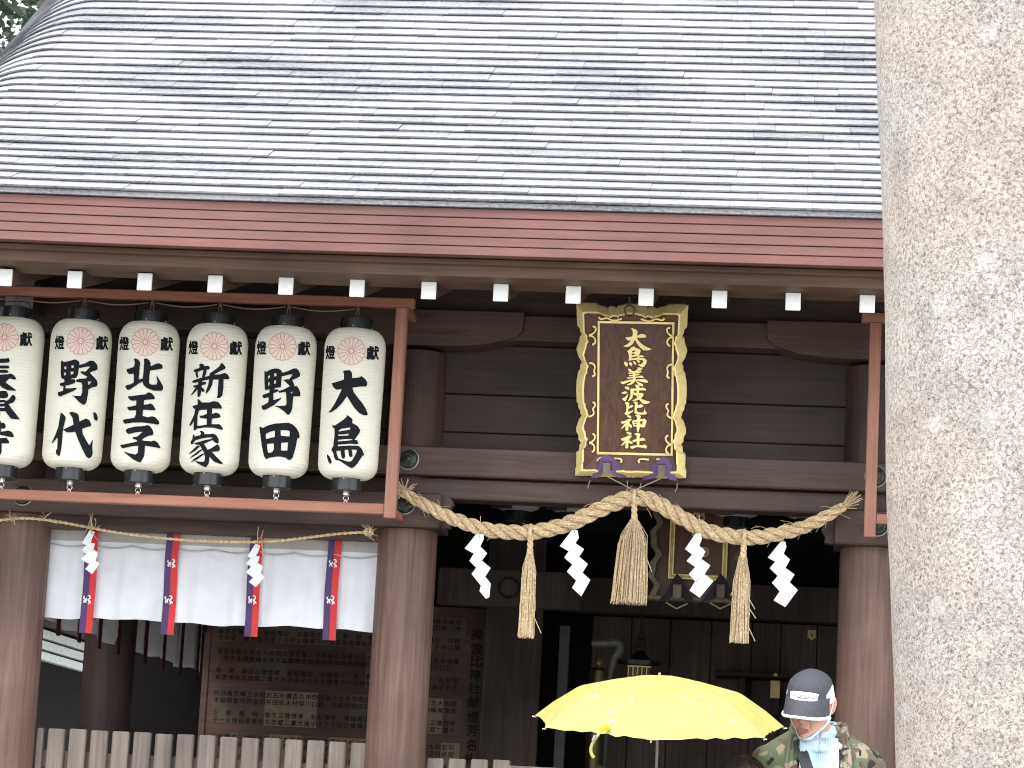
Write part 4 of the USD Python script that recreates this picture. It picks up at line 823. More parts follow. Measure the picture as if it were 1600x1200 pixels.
def grid_mesh(V): 
    a, b = V.shape[:2]; i, j = np.meshgrid(np.arange(a-1), np.arange(b-1), indexing='ij'); p = i*b+j
    return trimesh.Trimesh(V.reshape(-1, 3), np.concatenate([np.stack([p, p+1, p+b+1], -1).reshape(-1, 3), np.stack([p, p+b+1, p+b], -1).reshape(-1, 3)]), process=False)
k0 = int(band*nz)
obj('cloth', grid_mesh(V[:k0+1]), L('curtain_cloth'), cur, smooth=True)
obj('sheer_band', grid_mesh(V[k0:]), L('sheer_cloth'), cur, smooth=True)
rodx = np.linspace(cx0-.02, cx1+.03, 80)
obj('rod', tube(np.c_[rodx, np.full(80, YC+.014), np.full(80, cz1+.004)], .008, 8), L('wall_wood'), cur)
rib_px = [(143.5, 139, 990), (273, 261, 992), (401, 393, 995), (522.5, 515, 1000)]
bounds = [cx0]+[X_(x, 850, YC) for x, _, _ in rib_px]+[cx1]
ms = []
for a, b in zip(bounds[:-1], bounds[1:]):
    u = np.linspace(0, 1, 24); nsc = max(1, round((b-a)/.17)); zc = cz0+(cz1-cz0)*band-.006-.012*np.abs(np.sin(np.pi*u*nsc))
    x = a+(b-a)*u; obj('drape_cord', tube(np.c_[x, cy_(x, band)-.010, zc], .0026, 6), L('sheer_cloth'), cur)
CRA = [[(0, .0), (.5, .15), (.9, .7), (.6, 1.2), (0, 1.0)], [(-.9, 1.1), (-1.2, .4), (-.6, .1), (-.2, .6)], [(-.6, -.1), (-1.1, -.5), (-.8, -1.0)], [(.1, -.2), (.7, -.7), (.3, -1.3)], [(.3, -.2), (1.0, -.6), (1.2, -1.1)], [(-.2, .2), (-.5, -.5), (-.1, -.9)]]
for k, (xt, xb_, yb_) in enumerate(rib_px):
    Tp, Bp = P(xt, 832, YC), P(xb_, yb_, YC); xcn = .5*(Tp[0]+Bp[0]); zb3 = Bp[2]; hw = .0262
    rb = None
    for nm, a, b, mt in (('purple_half', -hw, 0, 'ribbon_purple'), ('red_half', .0004, hw*1.02, 'ribbon_red')):
        u, v = np.meshgrid(np.linspace(a, b, 4), np.linspace(0, 1, 24)); x = xcn+u+.002*np.sin(v*5+k)
        zz_ = zb3+(cz1+.004-zb3)*v; vv = np.clip((zz_-cz0)/(cz1-cz0), 0, 1)
        Vr = np.stack([x, np.minimum(cy_(xcn, vv)-.016, 9)-.004*np.sin(v*9+k)+.02*u, zz_], -1)
        if rb is None: rb = obj('ribbon', grid_mesh(Vr), L(mt), cur, smooth=True)
        else: obj('red_half', grid_mesh(Vr), L(mt), rb, smooth=True)
    for (yc, on) in ((938, True), (881, k in (1, 3))):
        if on:
            c = P(.5*(xt+xb_)+(xb_-xt)*(.5*(yc-911)/80), yc, YC)
            ms = [tube(np.array([[xcn+.0125*x, cy_(xcn, .3)-.0215, c[2]+.0135*y] for x, y in spline(np.array(q), 9)]), [.0016, .0024, .003, .003, .003, .003, .003, .0024, .0014], 5) for q in CRA]
            obj('bird_crest', cat(ms), L('crest_white'), rb)
# curtain along the open left side of the hall, seen beneath
side = thing('side_curtain', 'grey shaded curtain with dark red tassels along the left side of the hall', 'curtain', (-3.0, 1.6, 2.33))
for ya, yb2 in ((.14, 1.50), (1.66, 3.16)):
    u, v = np.meshgrid(np.linspace(0, 1, 70), np.linspace(0, 1, 10)); y = ya+(yb2-ya)*u
    cut = np.where(u > .93, (u-.93)*1.1, 0)*(1 if ya < 1 else 0)
    zb4 = 2.335+.010*np.sin(y*9)+cut
    Vs = np.stack([XS+.075+.014*np.sin(y*21)*(1-.5*v), y, zb4+(2.66-zb4)*v], -1)
    obj('cloth', grid_mesh(Vs), L('inner_cloth'), side, smooth=True)
    nt = 4; 
    for q in range(nt):
        yq = ya+(yb2-ya)*(q+.55)/nt
        obj('tassel', bx(XS+.092, XS+.099, yq-.022, yq+.022, 2.285, 2.66, .002), L('tassel_red'), side)
# neighbouring building outside that open side
nb_ = thing('side_building', 'dark neighbouring building with pale slatted eave, glimpsed through the left side of the hall', 'building', (-6.3, 3.5, 0))
XN = -6.0
obj('wall', bx(XN-.3, XN-.05, -3, 27, 0, 6.5, .01), L('dark_recess'), nb_)
zlo = .5*(PXx(84, 1037, XN)[2]+PXx(230, 1081, XN)[2])
for k in range(3):
    z = zlo+.012+.085*k; obj('slat', bx(XN-.049+.012*k, XN+.02+.012*k, -2.5, 26, z, z+.066, .004), L('slat_paint'), nb_)
obj('eave', bx(XN-.04, XN+.9, -2.8, 26.2, zlo+.27, zlo+.55, .01), L('wall_wood'), nb_)
obj('roof', hull([(XN-.6, -3, 6.5), (XN+1.0, -3, zlo+.56), (XN-.6, 27, 6.5), (XN+1.0, 27, zlo+.56), (XN-.6, -3, zlo+.56), (XN-.6, 27, zlo+.56)]), L('steel_grey'), nb_)
# ---------------------------------------------------------------- board of donors' names on the back wall of the left bay
YD = YB-.12
nbd = thing('name_board', 'large brown board of donors names on paper slips, behind the middle post', 'notice board', (-2.3, YD, 1.5))
dx0, dx1, dz1 = X_(320, 1050, YD), X_(764, 1050, YD), Z_(768, 951, YD)
obj('board', bx(dx0, dx1, YD, YD+.04, 1.30, dz1, .004), L('board_wood'), nbd)
obj('left_stile', bx(dx0-.012, dx0+.022, YD-.010, YD+.03, 1.30, dz1, .003), L('board_wood'), nbd)
SUR = ['大西', '大森', '大西', '早野', '西田', '出河', '西川', '谷口', '谷口', '橋', '北王', '木下', '松本', '小橋', '安部', '五嶋', '大塚', '松浦', '岡本', '西脇', '東郷', '京都', '嶋田', '上野', '水道', '松田', '岩井', '石田', '赤坂', '豊永', '吉村', '久保', '中川', '野口', '西野', '森']
GIV = ['泰生', '善博', '孝大', '豊裕', '宏子', '文彦', '正子', '進', '恵', '珍', '正蔵', '一', '和子', '明美', '洋之', '隆二', '善太', '紀子', '秋', '輔積', '啓量', '保', '雅子']
dpx = (dx1-dx0)/ (764-320)
def zrow(y): return Z_(400, y, YD)
rows = [(952, 1004), (1012.5, 1066), (1078, 1133), (1146, 1200)]
sx_end = dx0+dpx*(726-320); namesm = []
for r, (ya, yb5) in enumerate(rows):
    za5, zb5 = zrow(ya), zrow(yb5); x = dx0+.055
    col = 0
    while x < sx_end-.03:
        wcol = dpx*10.3; nsl = int(rng.integers(3, 7))
        if rng.random() < .72: obj('paper_slip', bx(x-.002, min(x+nsl*wcol, sx_end)-.003, YD-.0025, YD-.0004, zb5, za5, .0006), L('slip_paper' if rng.random() < .45 else 'slip_dark'), nbd)
        for q in range(nsl):
            if x > sx_end-.03: break
            su, gi = SUR[(col+r*9) % len(SUR)], GIV[(col*5+r*3) % len(GIV)]; hh = (za5-zb5); gsz = hh*.165; parts = []
            for t_, ch in enumerate(su): parts.append((ch, za5-hh*(.12+.2*t_)))
            for t_, ch in enumerate(gi): parts.append((ch, zb5+hh*(.12+.2*(len(gi)-1-t_))))
            g = unary_union([affinity.affine_transform(font_glyph(ch, 1), [gsz*1.05, 0, 0, gsz, x+wcol*.5, z]) for ch, z in parts])
            namesm.append(extr(g.simplify(gsz*.02), lambda v: np.c_[v[:, 0], YD-.0032-v[:, 2], v[:, 1]], .0004)); x += wcol; col += 1
m = cat(namesm); m.invert(); obj('lettering', m, L('faded_ink'), nbd, kind='stuff')
for ch, (x, y) in zip('美波比神社献燈芳名札', [(745.7, 990.7), (744.6, 1013), (744, 1032), (742, 1053), (741, 1074), (739.5, 1096), (739, 1119), (738, 1140), (737, 1163), (735, 1184)]):
    c = P(x, y, YD); g = affinity.affine_transform(font_glyph(ch, 2), [.064, 0, 0, .062, c[0], c[2]])
    m = extr(g, lambda v: np.c_[v[:, 0], YD-.0032-v[:, 2], v[:, 1]], .0006); m.invert(); obj('title_character', m, L('faded_ink'), nbd)
# ---------------------------------------------------------------- things inside the hall
YI = .85
def R2(px0, py0, px1, py1, Y): a, b = P(px0, py0, Y), P(px1, py1, Y); return a[0], b[0], b[2], a[2]
ip = thing('inner_plaque', 'second plaque with gold inner frame hanging inside the hall behind the rope', 'plaque', P(1090, 905, YI))
gx0, gx1 = X_(1046, 850, YI), X_(1137.5, 850, YI); gz0, gz1 = Z_(1090, 906, YI), Z_(1090, 760, YI)
bw = .06
obj('back_board', bx(gx0-bw, gx1+bw, YI+.02, YI+.05, gz0-bw*1.3, gz1+bw, .004), L('plaque_rim_wood'), ip)
obj('panel', bx(gx0, gx1, YI+.010, YI+.0195, gz0, gz1, .001), L('plaque_wood'), ip)
fw = .021
for j, (e, yq, mt) in enumerate(((0, -.012, 'gold_leaf'), (.0075, -.004, 'dull_gold'), (.015, .001, 'gold_leaf'))):
    for (a, b, c, d) in ((gx0+e, gz0+e, gx0+e+.0068, gz1-e), (gx1-e-.0068, gz0+e, gx1-e, gz1-e), (gx0+e+.007, gz0+e, gx1-e-.007, gz0+e+.0068), (gx0+e+.007, gz1-e-.0068, gx1-e-.007, gz1-e)):
        obj('gilt_frame', bx(a, c, YI+yq, YI+.0098, b, d, .001), L(mt), ip)
wav = [(gx0-bw-.012+.012*math.sin(t*23)-.006*math.sin(t*50), gz0-bw*1.3+(gz1-gz0+2*bw)*t) for t in np.linspace(0, 1, 40)]
for s in (0, 1):
    w = [(x if not s else gx0+gx1-x, z) for x, z in wav]
    poly = Polygon(w+[(x+(.026 if not s else -.026), z) for x, z in w[::-1]]).buffer(0)
    obj('carved_rim', extr(poly, lambda v: np.c_[v[:, 0], YI-.02+v[:, 2], v[:, 1]], .05), L('dark_gold'), ip)
obj('bottom_rim', bx(gx0-bw-.02, gx1+bw+.02, YI-.02, YI+.03, gz0-bw*1.55, gz0-bw*1.2, .004), L('dark_gold'), ip)
for ch, px, py in (('昭', 1092.5, 802), ('和', 1091, 829), ('の', 1099, 860)):
    c = P(px, py, YI); g = affinity.affine_transform(font_glyph(ch, 1), [.055, 0, 0, .055, c[0], c[2]])
    m = extr(g, lambda v: np.c_[v[:, 0], YI+.0085-v[:, 2], v[:, 1]], .004); m.invert(); obj('character', m, L('dull_gold'), ip)
for px in (1058.5, 1126.5):
    c = P(px, 924, YI-.03)
    bc = thing('bracket_cover', 'dark cloth over the wooden bracket below the inner plaque, %s' % ('nearer the middle tassel' if px < 1100 else 'nearer the right tassel'), 'cloth cover', c, 'dark cloths below the inner plaque')
    poly = Polygon([(-.005, .075), (.02, .05), (.05, -.01), (.085, -.05), (.03, -.035), (.02, .03), (-.02, .03), (-.03, -.035), (-.085, -.05), (-.05, -.01), (-.02, .05)])
    obj('cloth', extr(poly, lambda v, c=c: np.c_[c[0]+v[:, 0], c[1]-v[:, 2], c[2]+v[:, 1]], .012), L('dark_cloth'), bc)
    obj('wooden_block', bx(c[0]-.018, c[0]+.018, c[1]-.03, c[1]+.02, c[2]-.032, c[2]+.028, .003), L('fence_wood'), bc)
    obj('tie', tube(np.array([c+[-.045, -.01, -.05], c+[0, -.02, -.075], c+[.045, -.01, -.05]]), .004, 6), L('cord'), bc)
# pale lantern bottoms peeping below the lintel: body end, dark ring
YP = .62
pale = [(808, 790, 19, 'left tassel'), (893, 793, 16, 'second streamer'), (1150, 800, 19, 'inner plaque'), (1262, 803, 17, 'right post')]
for px, py, w, near in pale:
    c = P(px, py+6, YP); r = .105
    il = thing('inner_lantern', 'pale lantern bottom with dark ring just below the lintel, nearest the %s' % near, 'lantern', c, 'lanterns inside the hall')
    pr = [(r, c[2]+.45), (r, c[2]+.05), (r*.96, c[2]+.025), (r*.85, c[2]+.005), (.055, c[2]-.008)]
    obj('paper_body', revolve([(.05, c[2]+.5)]+pr, (c[0], YP), 32), L('shaded_white'), il, smooth=30)
    obj('bottom_cap', revolve([(0, c[2]-.05), (.053, c[2]-.05), (.053, c[2]-.004), (0, c[2]-.004)], (c[0], YP), 24), L('black_lacquer'), il, smooth=35)
    obj('arm', bx(c[0]-.10, c[0]-.01, YP-.14, YP-.10, c[2]-.012, c[2]+.03), L('black_lacquer'), il)
hb2 = thing('round_fitting', 'dark round metal ring on the beam behind the left tassel', 'fitting', P(795, 919, 2.4))
c = P(795, 919, 2.4)
obj('ring', tube(c+np.array([[.048*math.cos(a), 0, .048*math.sin(a)] for a in np.linspace(0, 6.3, 30)]), .006, 8), L('bronze'), hb2)
obj('beam', bx(c[0]-.35, c[0]+.35, 2.415, 2.5, c[2]-.09, c[2]+.09), L('inner_wood'), hb2)
# lamp arm, brass bell, black hanging lantern, gilt box
YK = 2.9
sl = thing('bent_pipe', 'grey bent pipe arm standing against the back wall above the umbrella', 'pipe', P(935, 1060, YK))
A_, B_, C_ = P(925, 1006, YK), P(966, 1004.5, YK), P(950, 1062, YK)
obj('arm', tube(np.array([A_, .5*(A_+B_), B_-[.015, 0, 0]]), .022, 14), L('steel_grey'), sl, smooth=40)
obj('elbow', tube(spline(np.array([B_-[.016, 0, 0], B_+[.004, 0, -.004], B_+[.010, 0, -.03], B_+(C_-B_)*.35]), 14), .0225, 14), L('steel_grey'), sl, smooth=40)
obj('leg', tube(np.array([B_+(C_-B_)*.34, C_, C_-[.02, 0, .8]]), .020, 14), L('steel_grey'), sl, smooth=40)
bl = thing('brass_ornament', 'round brass ornament with pointed knob left of the bent pipe', 'ornament', P(934, 1060, YK-.15))
c = P(935, 1048, YK-.15)
obj('body', revolve([(0, c[2]-.5), (.045, c[2]-.5), (.05, c[2]-.06), (.047, c[2]), (.03, c[2]+.012), (0, c[2]+.014)], c[:2], 24), L('dark_brass'), bl, smooth=30)
obj('knob', revolve([(0, c[2]+.0145), (.010, c[2]+.018), (.022, c[2]+.042), (.020, c[2]+.055), (.007, c[2]+.075), (0, c[2]+.09)], c[:2], 20), L('brass'), bl, smooth=30)
hl = thing('hanging_lantern', 'black metal hanging lantern with curled roof and gilt lattice body behind the umbrella', 'lantern', P(1000, 1060, YK))
c = P(1000, 1040, YK); zr = c[2]
obj('body', bx(c[0]-.055, c[0]+.055, YK-.055, YK+.055, zr-.20, zr-.004, .004), L('dark_gold'), hl)
for k in range(5):
    for s in range(3): obj('lattice', bx(c[0]-.056+.0225*k, c[0]-.050+.0225*k, YK-.0600, YK-.0555, zr-.03-.055*s-.025, zr-.006-.055*s, .001), L('gold_leaf'), hl)
for s in range(4): obj('lattice', bx(c[0]-.060, c[0]+.060, YK-.0640, YK-.0602, zr-.012-.055*s, zr-.005-.055*s, .001), L('gold_leaf'), hl)
obj('roof', revolve([(0, zr+.075), (.02, zr+.07), (.045, zr+.035), (.075, zr+.012), (.100, zr+.010), (.110, zr+.022), (.106, zr+.004), (.07, zr-.003), (0, zr-.003)], (c[0], YK), 6), L('black_lacquer'), hl)
for k in range(3): obj('finial_ring', tube(np.array([[c[0]+(.028-.005*k)*math.cos(a), YK+.004*k, zr+.085+.030*k+(.026-.004*k)*math.sin(a)] for a in np.linspace(0, 6.3, 18)]), .004, 6), L('iron'), hl)
obj('chain', tube(np.array([[c[0], YK, zr+.16], [c[0], YK, zr+.5], [c[0], YK, 3.38]]), .005, 6), L('iron'), hl)
sh = thing('wall_shelf', 'narrow dark shelf on the back wall beside the capped man', 'shelf', P(1175, 1055, YB-.1))
c0_, c1_ = P(1117, 1051, YB-.2), P(1232, 1056, YB-.2)
obj('top', bx(c0_[0], c1_[0], YB-.26, YB-.02, c0_[2]-.018, c0_[2]+.010), L('inner_post_wood'), sh)
for xq in (c0_[0]+.14, c1_[0]-.06): obj('bracket', bx(xq-.02, xq+.02, YB-.2, YB-.02, c0_[2]-.20, c0_[2]-.019), L('inner_post_wood'), sh)
kp = thing('keyhole_plate', 'small brass keyhole plate on the back wall below the fourth streamer', 'plate', P(1268, 992, YB-.03))
c = P(1268.5, 992, YB-.02)
poly = Polygon([(-.022, .024), (-.014, .026), (0, .022), (.014, .026), (.022, .024), (.020, 0), (.023, -.014), (.010, -.020), (0, -.030), (-.010, -.020), (-.023, -.014), (-.020, 0)]).difference(Point(0, .002).buffer(.0055)).difference(sbox(-.0025, -.012, .0025, .002))
obj('plate', extr(poly, lambda v: np.c_[c[0]+v[:, 0], c[1]-v[:, 2], c[2]+v[:, 1]], .006), L('brass_pale'), kp)
bp = thing('brass_plate', 'upright brass plate with small pointed cap hanging under the wall shelf', 'plate', P(1211, 1075, YB-.25))
c = P(1211, 1077, YB-.27)
obj('plate', bx(c[0]-.025, c[0]+.025, c[1], c[1]+.012, c[2]-.045, c[2]+.045, .003), L('brass_pale'), bp)
obj('cap', extr(Polygon([(-.014, .055), (.014, .055), (.004, .068), (0, .072), (-.004, .068)]), lambda v: np.c_[c[0]+v[:, 0], c[1]+v[:, 2], c[2]+.012+v[:, 1]], .01), L('brass_pale'), bp)

# ---------------------------------------------------------------- granite pillar of the gate, close to the camera
YT = -4.5; RT = .30
top_, bot_ = P(1367, 0, YT), P(1400, 1200, YT)
def edge_x(z): return top_[0]+(bot_[0]-top_[0])*(top_[2]-z)/(top_[2]-bot_[2])
tor = thing('stone_gate', 'leaning round granite gate pillar filling the right edge of the picture', 'stone gate', (edge_x(0)+RT, YT, 0))
zs = np.linspace(0, 5.2, 180); na = 150; V = []
a = np.arange(na)*2*np.pi/na
for z in zs:
    r = RT*(1+.02*(2.5-z)/2.5); q = np.c_[np.cos(a), np.sin(a), np.full(na, z)]
    rr = r+.009*(meshkit.fbm(np.c_[q[:, :2]*1.3, np.full(na, z*2.1)], 3, 8)-.5)*2
    cxx = edge_x(z)+RT*1.003
    V.append(np.c_[cxx+rr*q[:, 0], YT+rr*q[:, 1], np.full(na, z)])
V = np.vstack(V); i, j = np.meshgrid(np.arange(len(zs)-1), np.arange(na), indexing='ij'); j2 = (j+1) % na
F = np.concatenate([np.stack([i*na+j, i*na+j2, (i+1)*na+j2], -1).reshape(-1, 3), np.stack([i*na+j, (i+1)*na+j2, (i+1)*na+j], -1).reshape(-1, 3)])
obj('pillar', trimesh.Trimesh(V, F, process=False), L('granite'), tor, smooth=True)
xb6 = edge_x(0)+RT
obj('base_stone', revolve([(0, 0), (.52, 0), (.52, .18), (.49, .22), (.34, .25), (0, .25)], (xb6, YT), 48), L('granite'), tor, smooth=35)

# ---------------------------------------------------------------- tree beyond the roof at upper left
def tree(base, h, r, n, label, seed):
    g = np.random.default_rng(seed); t = thing('tree', label, 'tree', base); base = np.array(base, float)
    obj('trunk', tube(base+np.array([[0, 0, 0], [.1, 0, h*.4], [0, .1, h*.8]]), [.28, .2, .08], 12), L('bark'), t, smooth=True)
    ends = []
    for k in range(26):
        a = g.uniform(0, 6.28); e = base+np.array([math.cos(a)*r*g.uniform(.4, .95), math.sin(a)*r*g.uniform(.4, .95), h*g.uniform(.45, 1.0)]); s = base+[0, 0, h*g.uniform(.35, .7)]
        obj('limb', tube(np.array([s, .5*(s+e)+[0, 0, .2], e]), [.07, .045, .015], 6), L('bark'), t, smooth=True); ends.append(e)
    ends = np.array(ends); m = n; c = ends[g.integers(0, len(ends), m)]+g.normal(0, .42, (m, 3))
    d1 = g.normal(0, 1, (m, 3)); d1 /= np.linalg.norm(d1, axis=1, keepdims=True); d2 = np.cross(d1, g.normal(0, 1, (m, 3))); d2 /= np.linalg.norm(d2, axis=1, keepdims=True)
    sz = g.uniform(.035, .07, (m, 1)); V = np.stack([c-d1*sz, c+d2*sz*.5, c+d1*sz, c-d2*sz*.5], 1).reshape(-1, 3); k = np.arange(m)*4
    obj('crown', trimesh.Trimesh(V, np.concatenate([np.c_[k, k+1, k+2], np.c_[k, k+2, k+3]]), process=False), L('leaf'), t, kind='stuff')
tb = P(-30, 20, 9.0)
tree((tb[0]-.2, 9.0, 0), 8.2, 2.3, 20000, 'dark leafy tree showing past the roof corner at upper left', 3)

# ---------------------------------------------------------------- yellow folding umbrella
YU = -1.35
hub = P(1028, 1131, YU); RU = .432; tilt = math.radians(10)
ua = np.array([0, -math.sin(tilt), math.cos(tilt)]); ue = np.array([0, math.cos(tilt), math.sin(tilt)]); ux = np.array([1.0, 0, 0])
umb = thing('umbrella', 'bright yellow folding umbrella tilted towards the viewer, beside the capped man', 'umbrella', hub)
ang = np.radians([0, 57, 100, 140, 180, 220, 260, 303])
RP = [(0, .164), (.12, .160), (.35, .143), (.62, .114), (.66, .106), (.85, .052), (1.0, .0)]
def rib(t, k):
    r = np.interp(t, [q[0] for q in RP], [q[0] for q in RP])*RU; h = np.interp(t, [q[0] for q in RP], [q[1] for q in RP])
    k = k % 8; return hub+r[:, None]*(math.sin(ang[k])*ux-math.cos(ang[k])*ue)+h[:, None]*ua
tv = np.r_[np.linspace(0.001, .62, 12), np.linspace(.66, 1, 10)]; uv = np.linspace(0, 1, 13)
panel0 = None
for k in range(8):
    A_, B_ = rib(tv, k), rib(tv, k+1); da = (ang[(k+1) % 8]-ang[k]) % (2*np.pi)
    G = A_[:, None]*(1-uv)[None, :, None]+B_[:, None]*uv[None, :, None]
    C = hub+(G-hub)@ua[:, None]*ua
    bow = 4*uv*(1-uv)
    # cloth stretched between the ribs: bulges a little inward, hem scalloped
    G = G+(G-C)*(bow*.045*(da/1.0))[None, :, None]*(1-tv**2)[:, None, None]-ua*(.006*bow[None, :, None]*np.sin(np.pi*tv)[:, None, None])
    hemc = np.maximum(0, tv-.8)/.2; G = G+(C-G)*(hemc[:, None]*bow[None]*.035)[..., None]
    nz_ = meshkit.noise(np.stack([G[..., 0]*26, G[..., 1]*26, G[..., 2]*26], -1), 11)-.5
    wr_ = np.sin(uv[None]*40+tv[:, None]*9+k)*np.exp(-((tv[:, None]-.95)/.2)**2)
    G = G+ua*(.011*nz_+.0035*wr_)[..., None]*(bow[None, :, None]**.5)
    m = grid_mesh(G); p = obj('panel', m, L('umbrella_yellow'), umb, smooth=True)
    if k in (0, 7, 1, 6):                        # white printed blossoms
        for _ in range(6 if k in (0, 7) else 4):
            i_, j_ = rng.integers(9, len(tv)-2), rng.integers(1, 11); c = G[i_, j_]; n1 = np.cross(G[i_+1, j_]-c, G[i_, j_+1]-c); n1 /= np.linalg.norm(n1)
            if n1[1] > 0: n1 = -n1
            t1 = G[i_, j_+1]-c; t1 /= np.linalg.norm(t1); t2 = np.cross(n1, t1); r = rng.uniform(.005, .010); aa = np.linspace(0, 2*np.pi, 20, endpoint=False)
            rr = r*(1+.35*np.abs(np.sin(aa*2.5)))*.8; V = np.vstack([c+n1*.0030, c+n1*.0024+rr[:, None]*(np.cos(aa)[:, None]*t1+np.sin(aa)[:, None]*t2)]); i2 = np.arange(20)
            obj('printed_blossom', trimesh.Trimesh(V, np.c_[np.zeros(20, int), i2+1, (i2+1) % 20+1], process=False), L('print_white'), p)
    obj('rib', tube(rib(np.linspace(.02, 1, 14), k)-ua*.008, .0022, 5), L('steel_grey'), umb)
    e = rib(np.array([1.0]), k)[0]; obj('tip', tube(np.array([e-ua*.004, e+(e-hub)/RU*.009-ua*.004]), .0019, 6), L('print_white'), umb)
obj('ferrule', tube(np.array([hub+ua*.160, hub+ua*.173]), [.005, .004], 8), L('umbrella_yellow'), umb)
obj('shaft', tube(np.array([hub+ua*.157, hub-ua*.2, hub-ua*.50]), .0048, 8), L('steel_grey'), umb)
obj('handle', tube(np.array([hub-ua*.49, hub-ua*.56, hub-ua*.60]), [.012, .014, .011], 10), L('strap_black'), umb, smooth=True)
c = P(944, 1139, YU-.30); d = P(936, 1148, YU-.36)
obj('tie_tab', tube(np.array([P(952, 1137, YU-.335), P(943, 1138, YU-.345), P(938, 1142, YU-.36)]), .0075, 8), L('strap_yellow'), umb)
obj('tie_strap', tube(spline(np.array([P(938, 1142, YU-.36), P(930, 1155, YU-.37), P(924, 1166, YU-.365), P(928, 1184, YU-.36)]), 14), np.linspace(.0045, .0055, 14), 6), L('umbrella_yellow'), umb)
obj('tie_snap', tube(np.array([P(930.5, 1149, YU-.380), P(926.5, 1158, YU-.380)]), .0058, 6), L('steel_grey'), umb)

# ---------------------------------------------------------------- people
def chainbody(bones, edge=.02, it=6):
    """bones: lists of (point, radius); consecutive spheres are hulled and all are joined"""
    parts = []
    for b in bones:
        for (p, r), (q, s) in zip(b[:-1], b[1:]):
            a_ = [manifold3d.Manifold.sphere(rr, 16).translate(tuple(map(float, pp_))) for pp_, rr in ((p, r), (q, s))]
            parts.append(manifold3d.Manifold.batch_hull(a_))
    m = manifold3d.Manifold.batch_boolean(parts, manifold3d.OpType.Add).refine_to_length(edge)
    m = tm(m); m.merge_vertices(); trimesh.smoothing.filter_taubin(m, iterations=it); return m
class Frame:
    def __init__(s, o, yaw): s.o = np.array(o, float); c, k = math.cos(yaw), math.sin(yaw); s.r = np.array([c, k, 0]); s.f = np.array([k, -c, 0]); s.u = np.array([0, 0, 1.0])
    def __call__(s, x, y, z): return s.o+x*s.r+y*s.f+z*s.u   # x: picture right, y: towards the viewer, z: up
def hand(F, wrist, d, side):
    """palm, four bent fingers of unequal length and a thumb, hanging along d"""
    d = np.array(d, float)/np.linalg.norm(d); w = np.array(wrist, float); fx = F.f; sx = np.cross(d, fx)
    B = [[(w, .025), (w+d*.045+fx*.016, .022), (w+d*.085+fx*.026, .013)], [(w+d*.02, .022), (w+d*.085-fx*.024, .013)], [(w+d*.04-fx*.01, .02), (w+d*.085, .015)]]
    for q, l in ((-.027, .060), (-.009, .074), (.009, .080), (.027, .072)):
        b0 = w+d*.088+fx*q; B.append([(b0, .0105), (b0+d*l*.5+sx*.006*side, .0095), (b0+d*l*.92+sx*.022*side, .0078)])
    B.append([(w+d*.02+fx*.022, .014), (w+d*.055+fx*.046, .0115), (w+d*.092+fx*.050, .0095)])
    return chainbody(B, .006, 4)
def figure(F, h, coat, legs, parent, bow=.0, arm=None, wear='coat'):
    k = h/1.72
    q = lambda x, y, z: F(x*k, y*k, z*k)
    tors = [[(q(0, 0, .93), .135*k), (q(0, .0, 1.10), .125*k), (q(0, .01+bow*.3, 1.30), .135*k), (q(0, bow*.6-.01, 1.42), .085*k)]]
    for s in (-1, 1):
        tors += [[(q(.07*s, 0, .93), .12*k), (q(.075*s, .0, 1.12), .105*k), (q(.085*s, bow*.3, 1.30), .105*k), (q(.12*s, bow*.5-.01, 1.385), .07*k), (q(.035*s, bow*.6-.02, 1.455), .055*k)],
                 [(q(.085*s, bow*.3, 1.28), .09*k), (q(.165*s, bow*.5-.01, 1.365), .062*k)]]
    arms = arm or [((.215, .02, 1.10), (.20, .10, .87)), ((-.215, .02, 1.10), (-.20, .10, .87))]
    for s, (el, wr_) in zip((1, -1), arms):
        tors.append([(q(.165*s, bow*.5-.01, 1.365), .064*k), (q(*el), .052*k), (q(*wr_), .038*k)])
    lg = [[(q(0, 0, .95), .125*k), (q(.09*s, 0, .88), .105*k), (q(.095*s, .02, .50), .068*k), (q(.10*s, -.01, .10), .048*k)] for s in (1, -1)]
    obj('trousers', chainbody(lg, .03), L(legs), parent, smooth=True)
    for s in (1, -1): obj('shoe', chainbody([[(q(.10*s, -.04, .045), .045*k), (q(.10*s, .08, .04), .043*k), (q(.105*s, .17, .03), .032*k)]], .02, 3), L('strap_black'), parent, smooth=True)
    ct = chainbody(tors, .018, 8)
    for s, (el, wr_) in zip((1, -1), arms):
        d = q(*wr_)-q(*el); obj('hand', hand(F, q(*wr_)+d/np.linalg.norm(d)*.02, d, s), L('skin'), parent, smooth=True)
    return ct, q
class Head:
    """head-fixed frame: s picture right, f out of the face, u up; yaw turns the face, pitch bows it"""
    def __init__(H, c, yaw, pitch, roll=0.0):
        f0 = np.array([math.sin(yaw), -math.cos(yaw), 0]); z = np.array([0, 0, 1.0]); H.c = np.array(c, float)
        H.s = np.cross(z, -f0)*-1; H.s = np.array([math.cos(yaw), math.sin(yaw), 0])
        H.f = f0*math.cos(pitch)-z*math.sin(pitch); H.u = f0*math.sin(pitch)+z*math.cos(pitch)
        if roll: H.s, H.u = H.s*math.cos(roll)+H.u*math.sin(roll), H.u*math.cos(roll)-H.s*math.sin(roll)
    def __call__(H, v): v = np.atleast_2d(v); return H.c+v[:, :1]*H.s+v[:, 1:2]*H.f+v[:, 2:3]*H.u
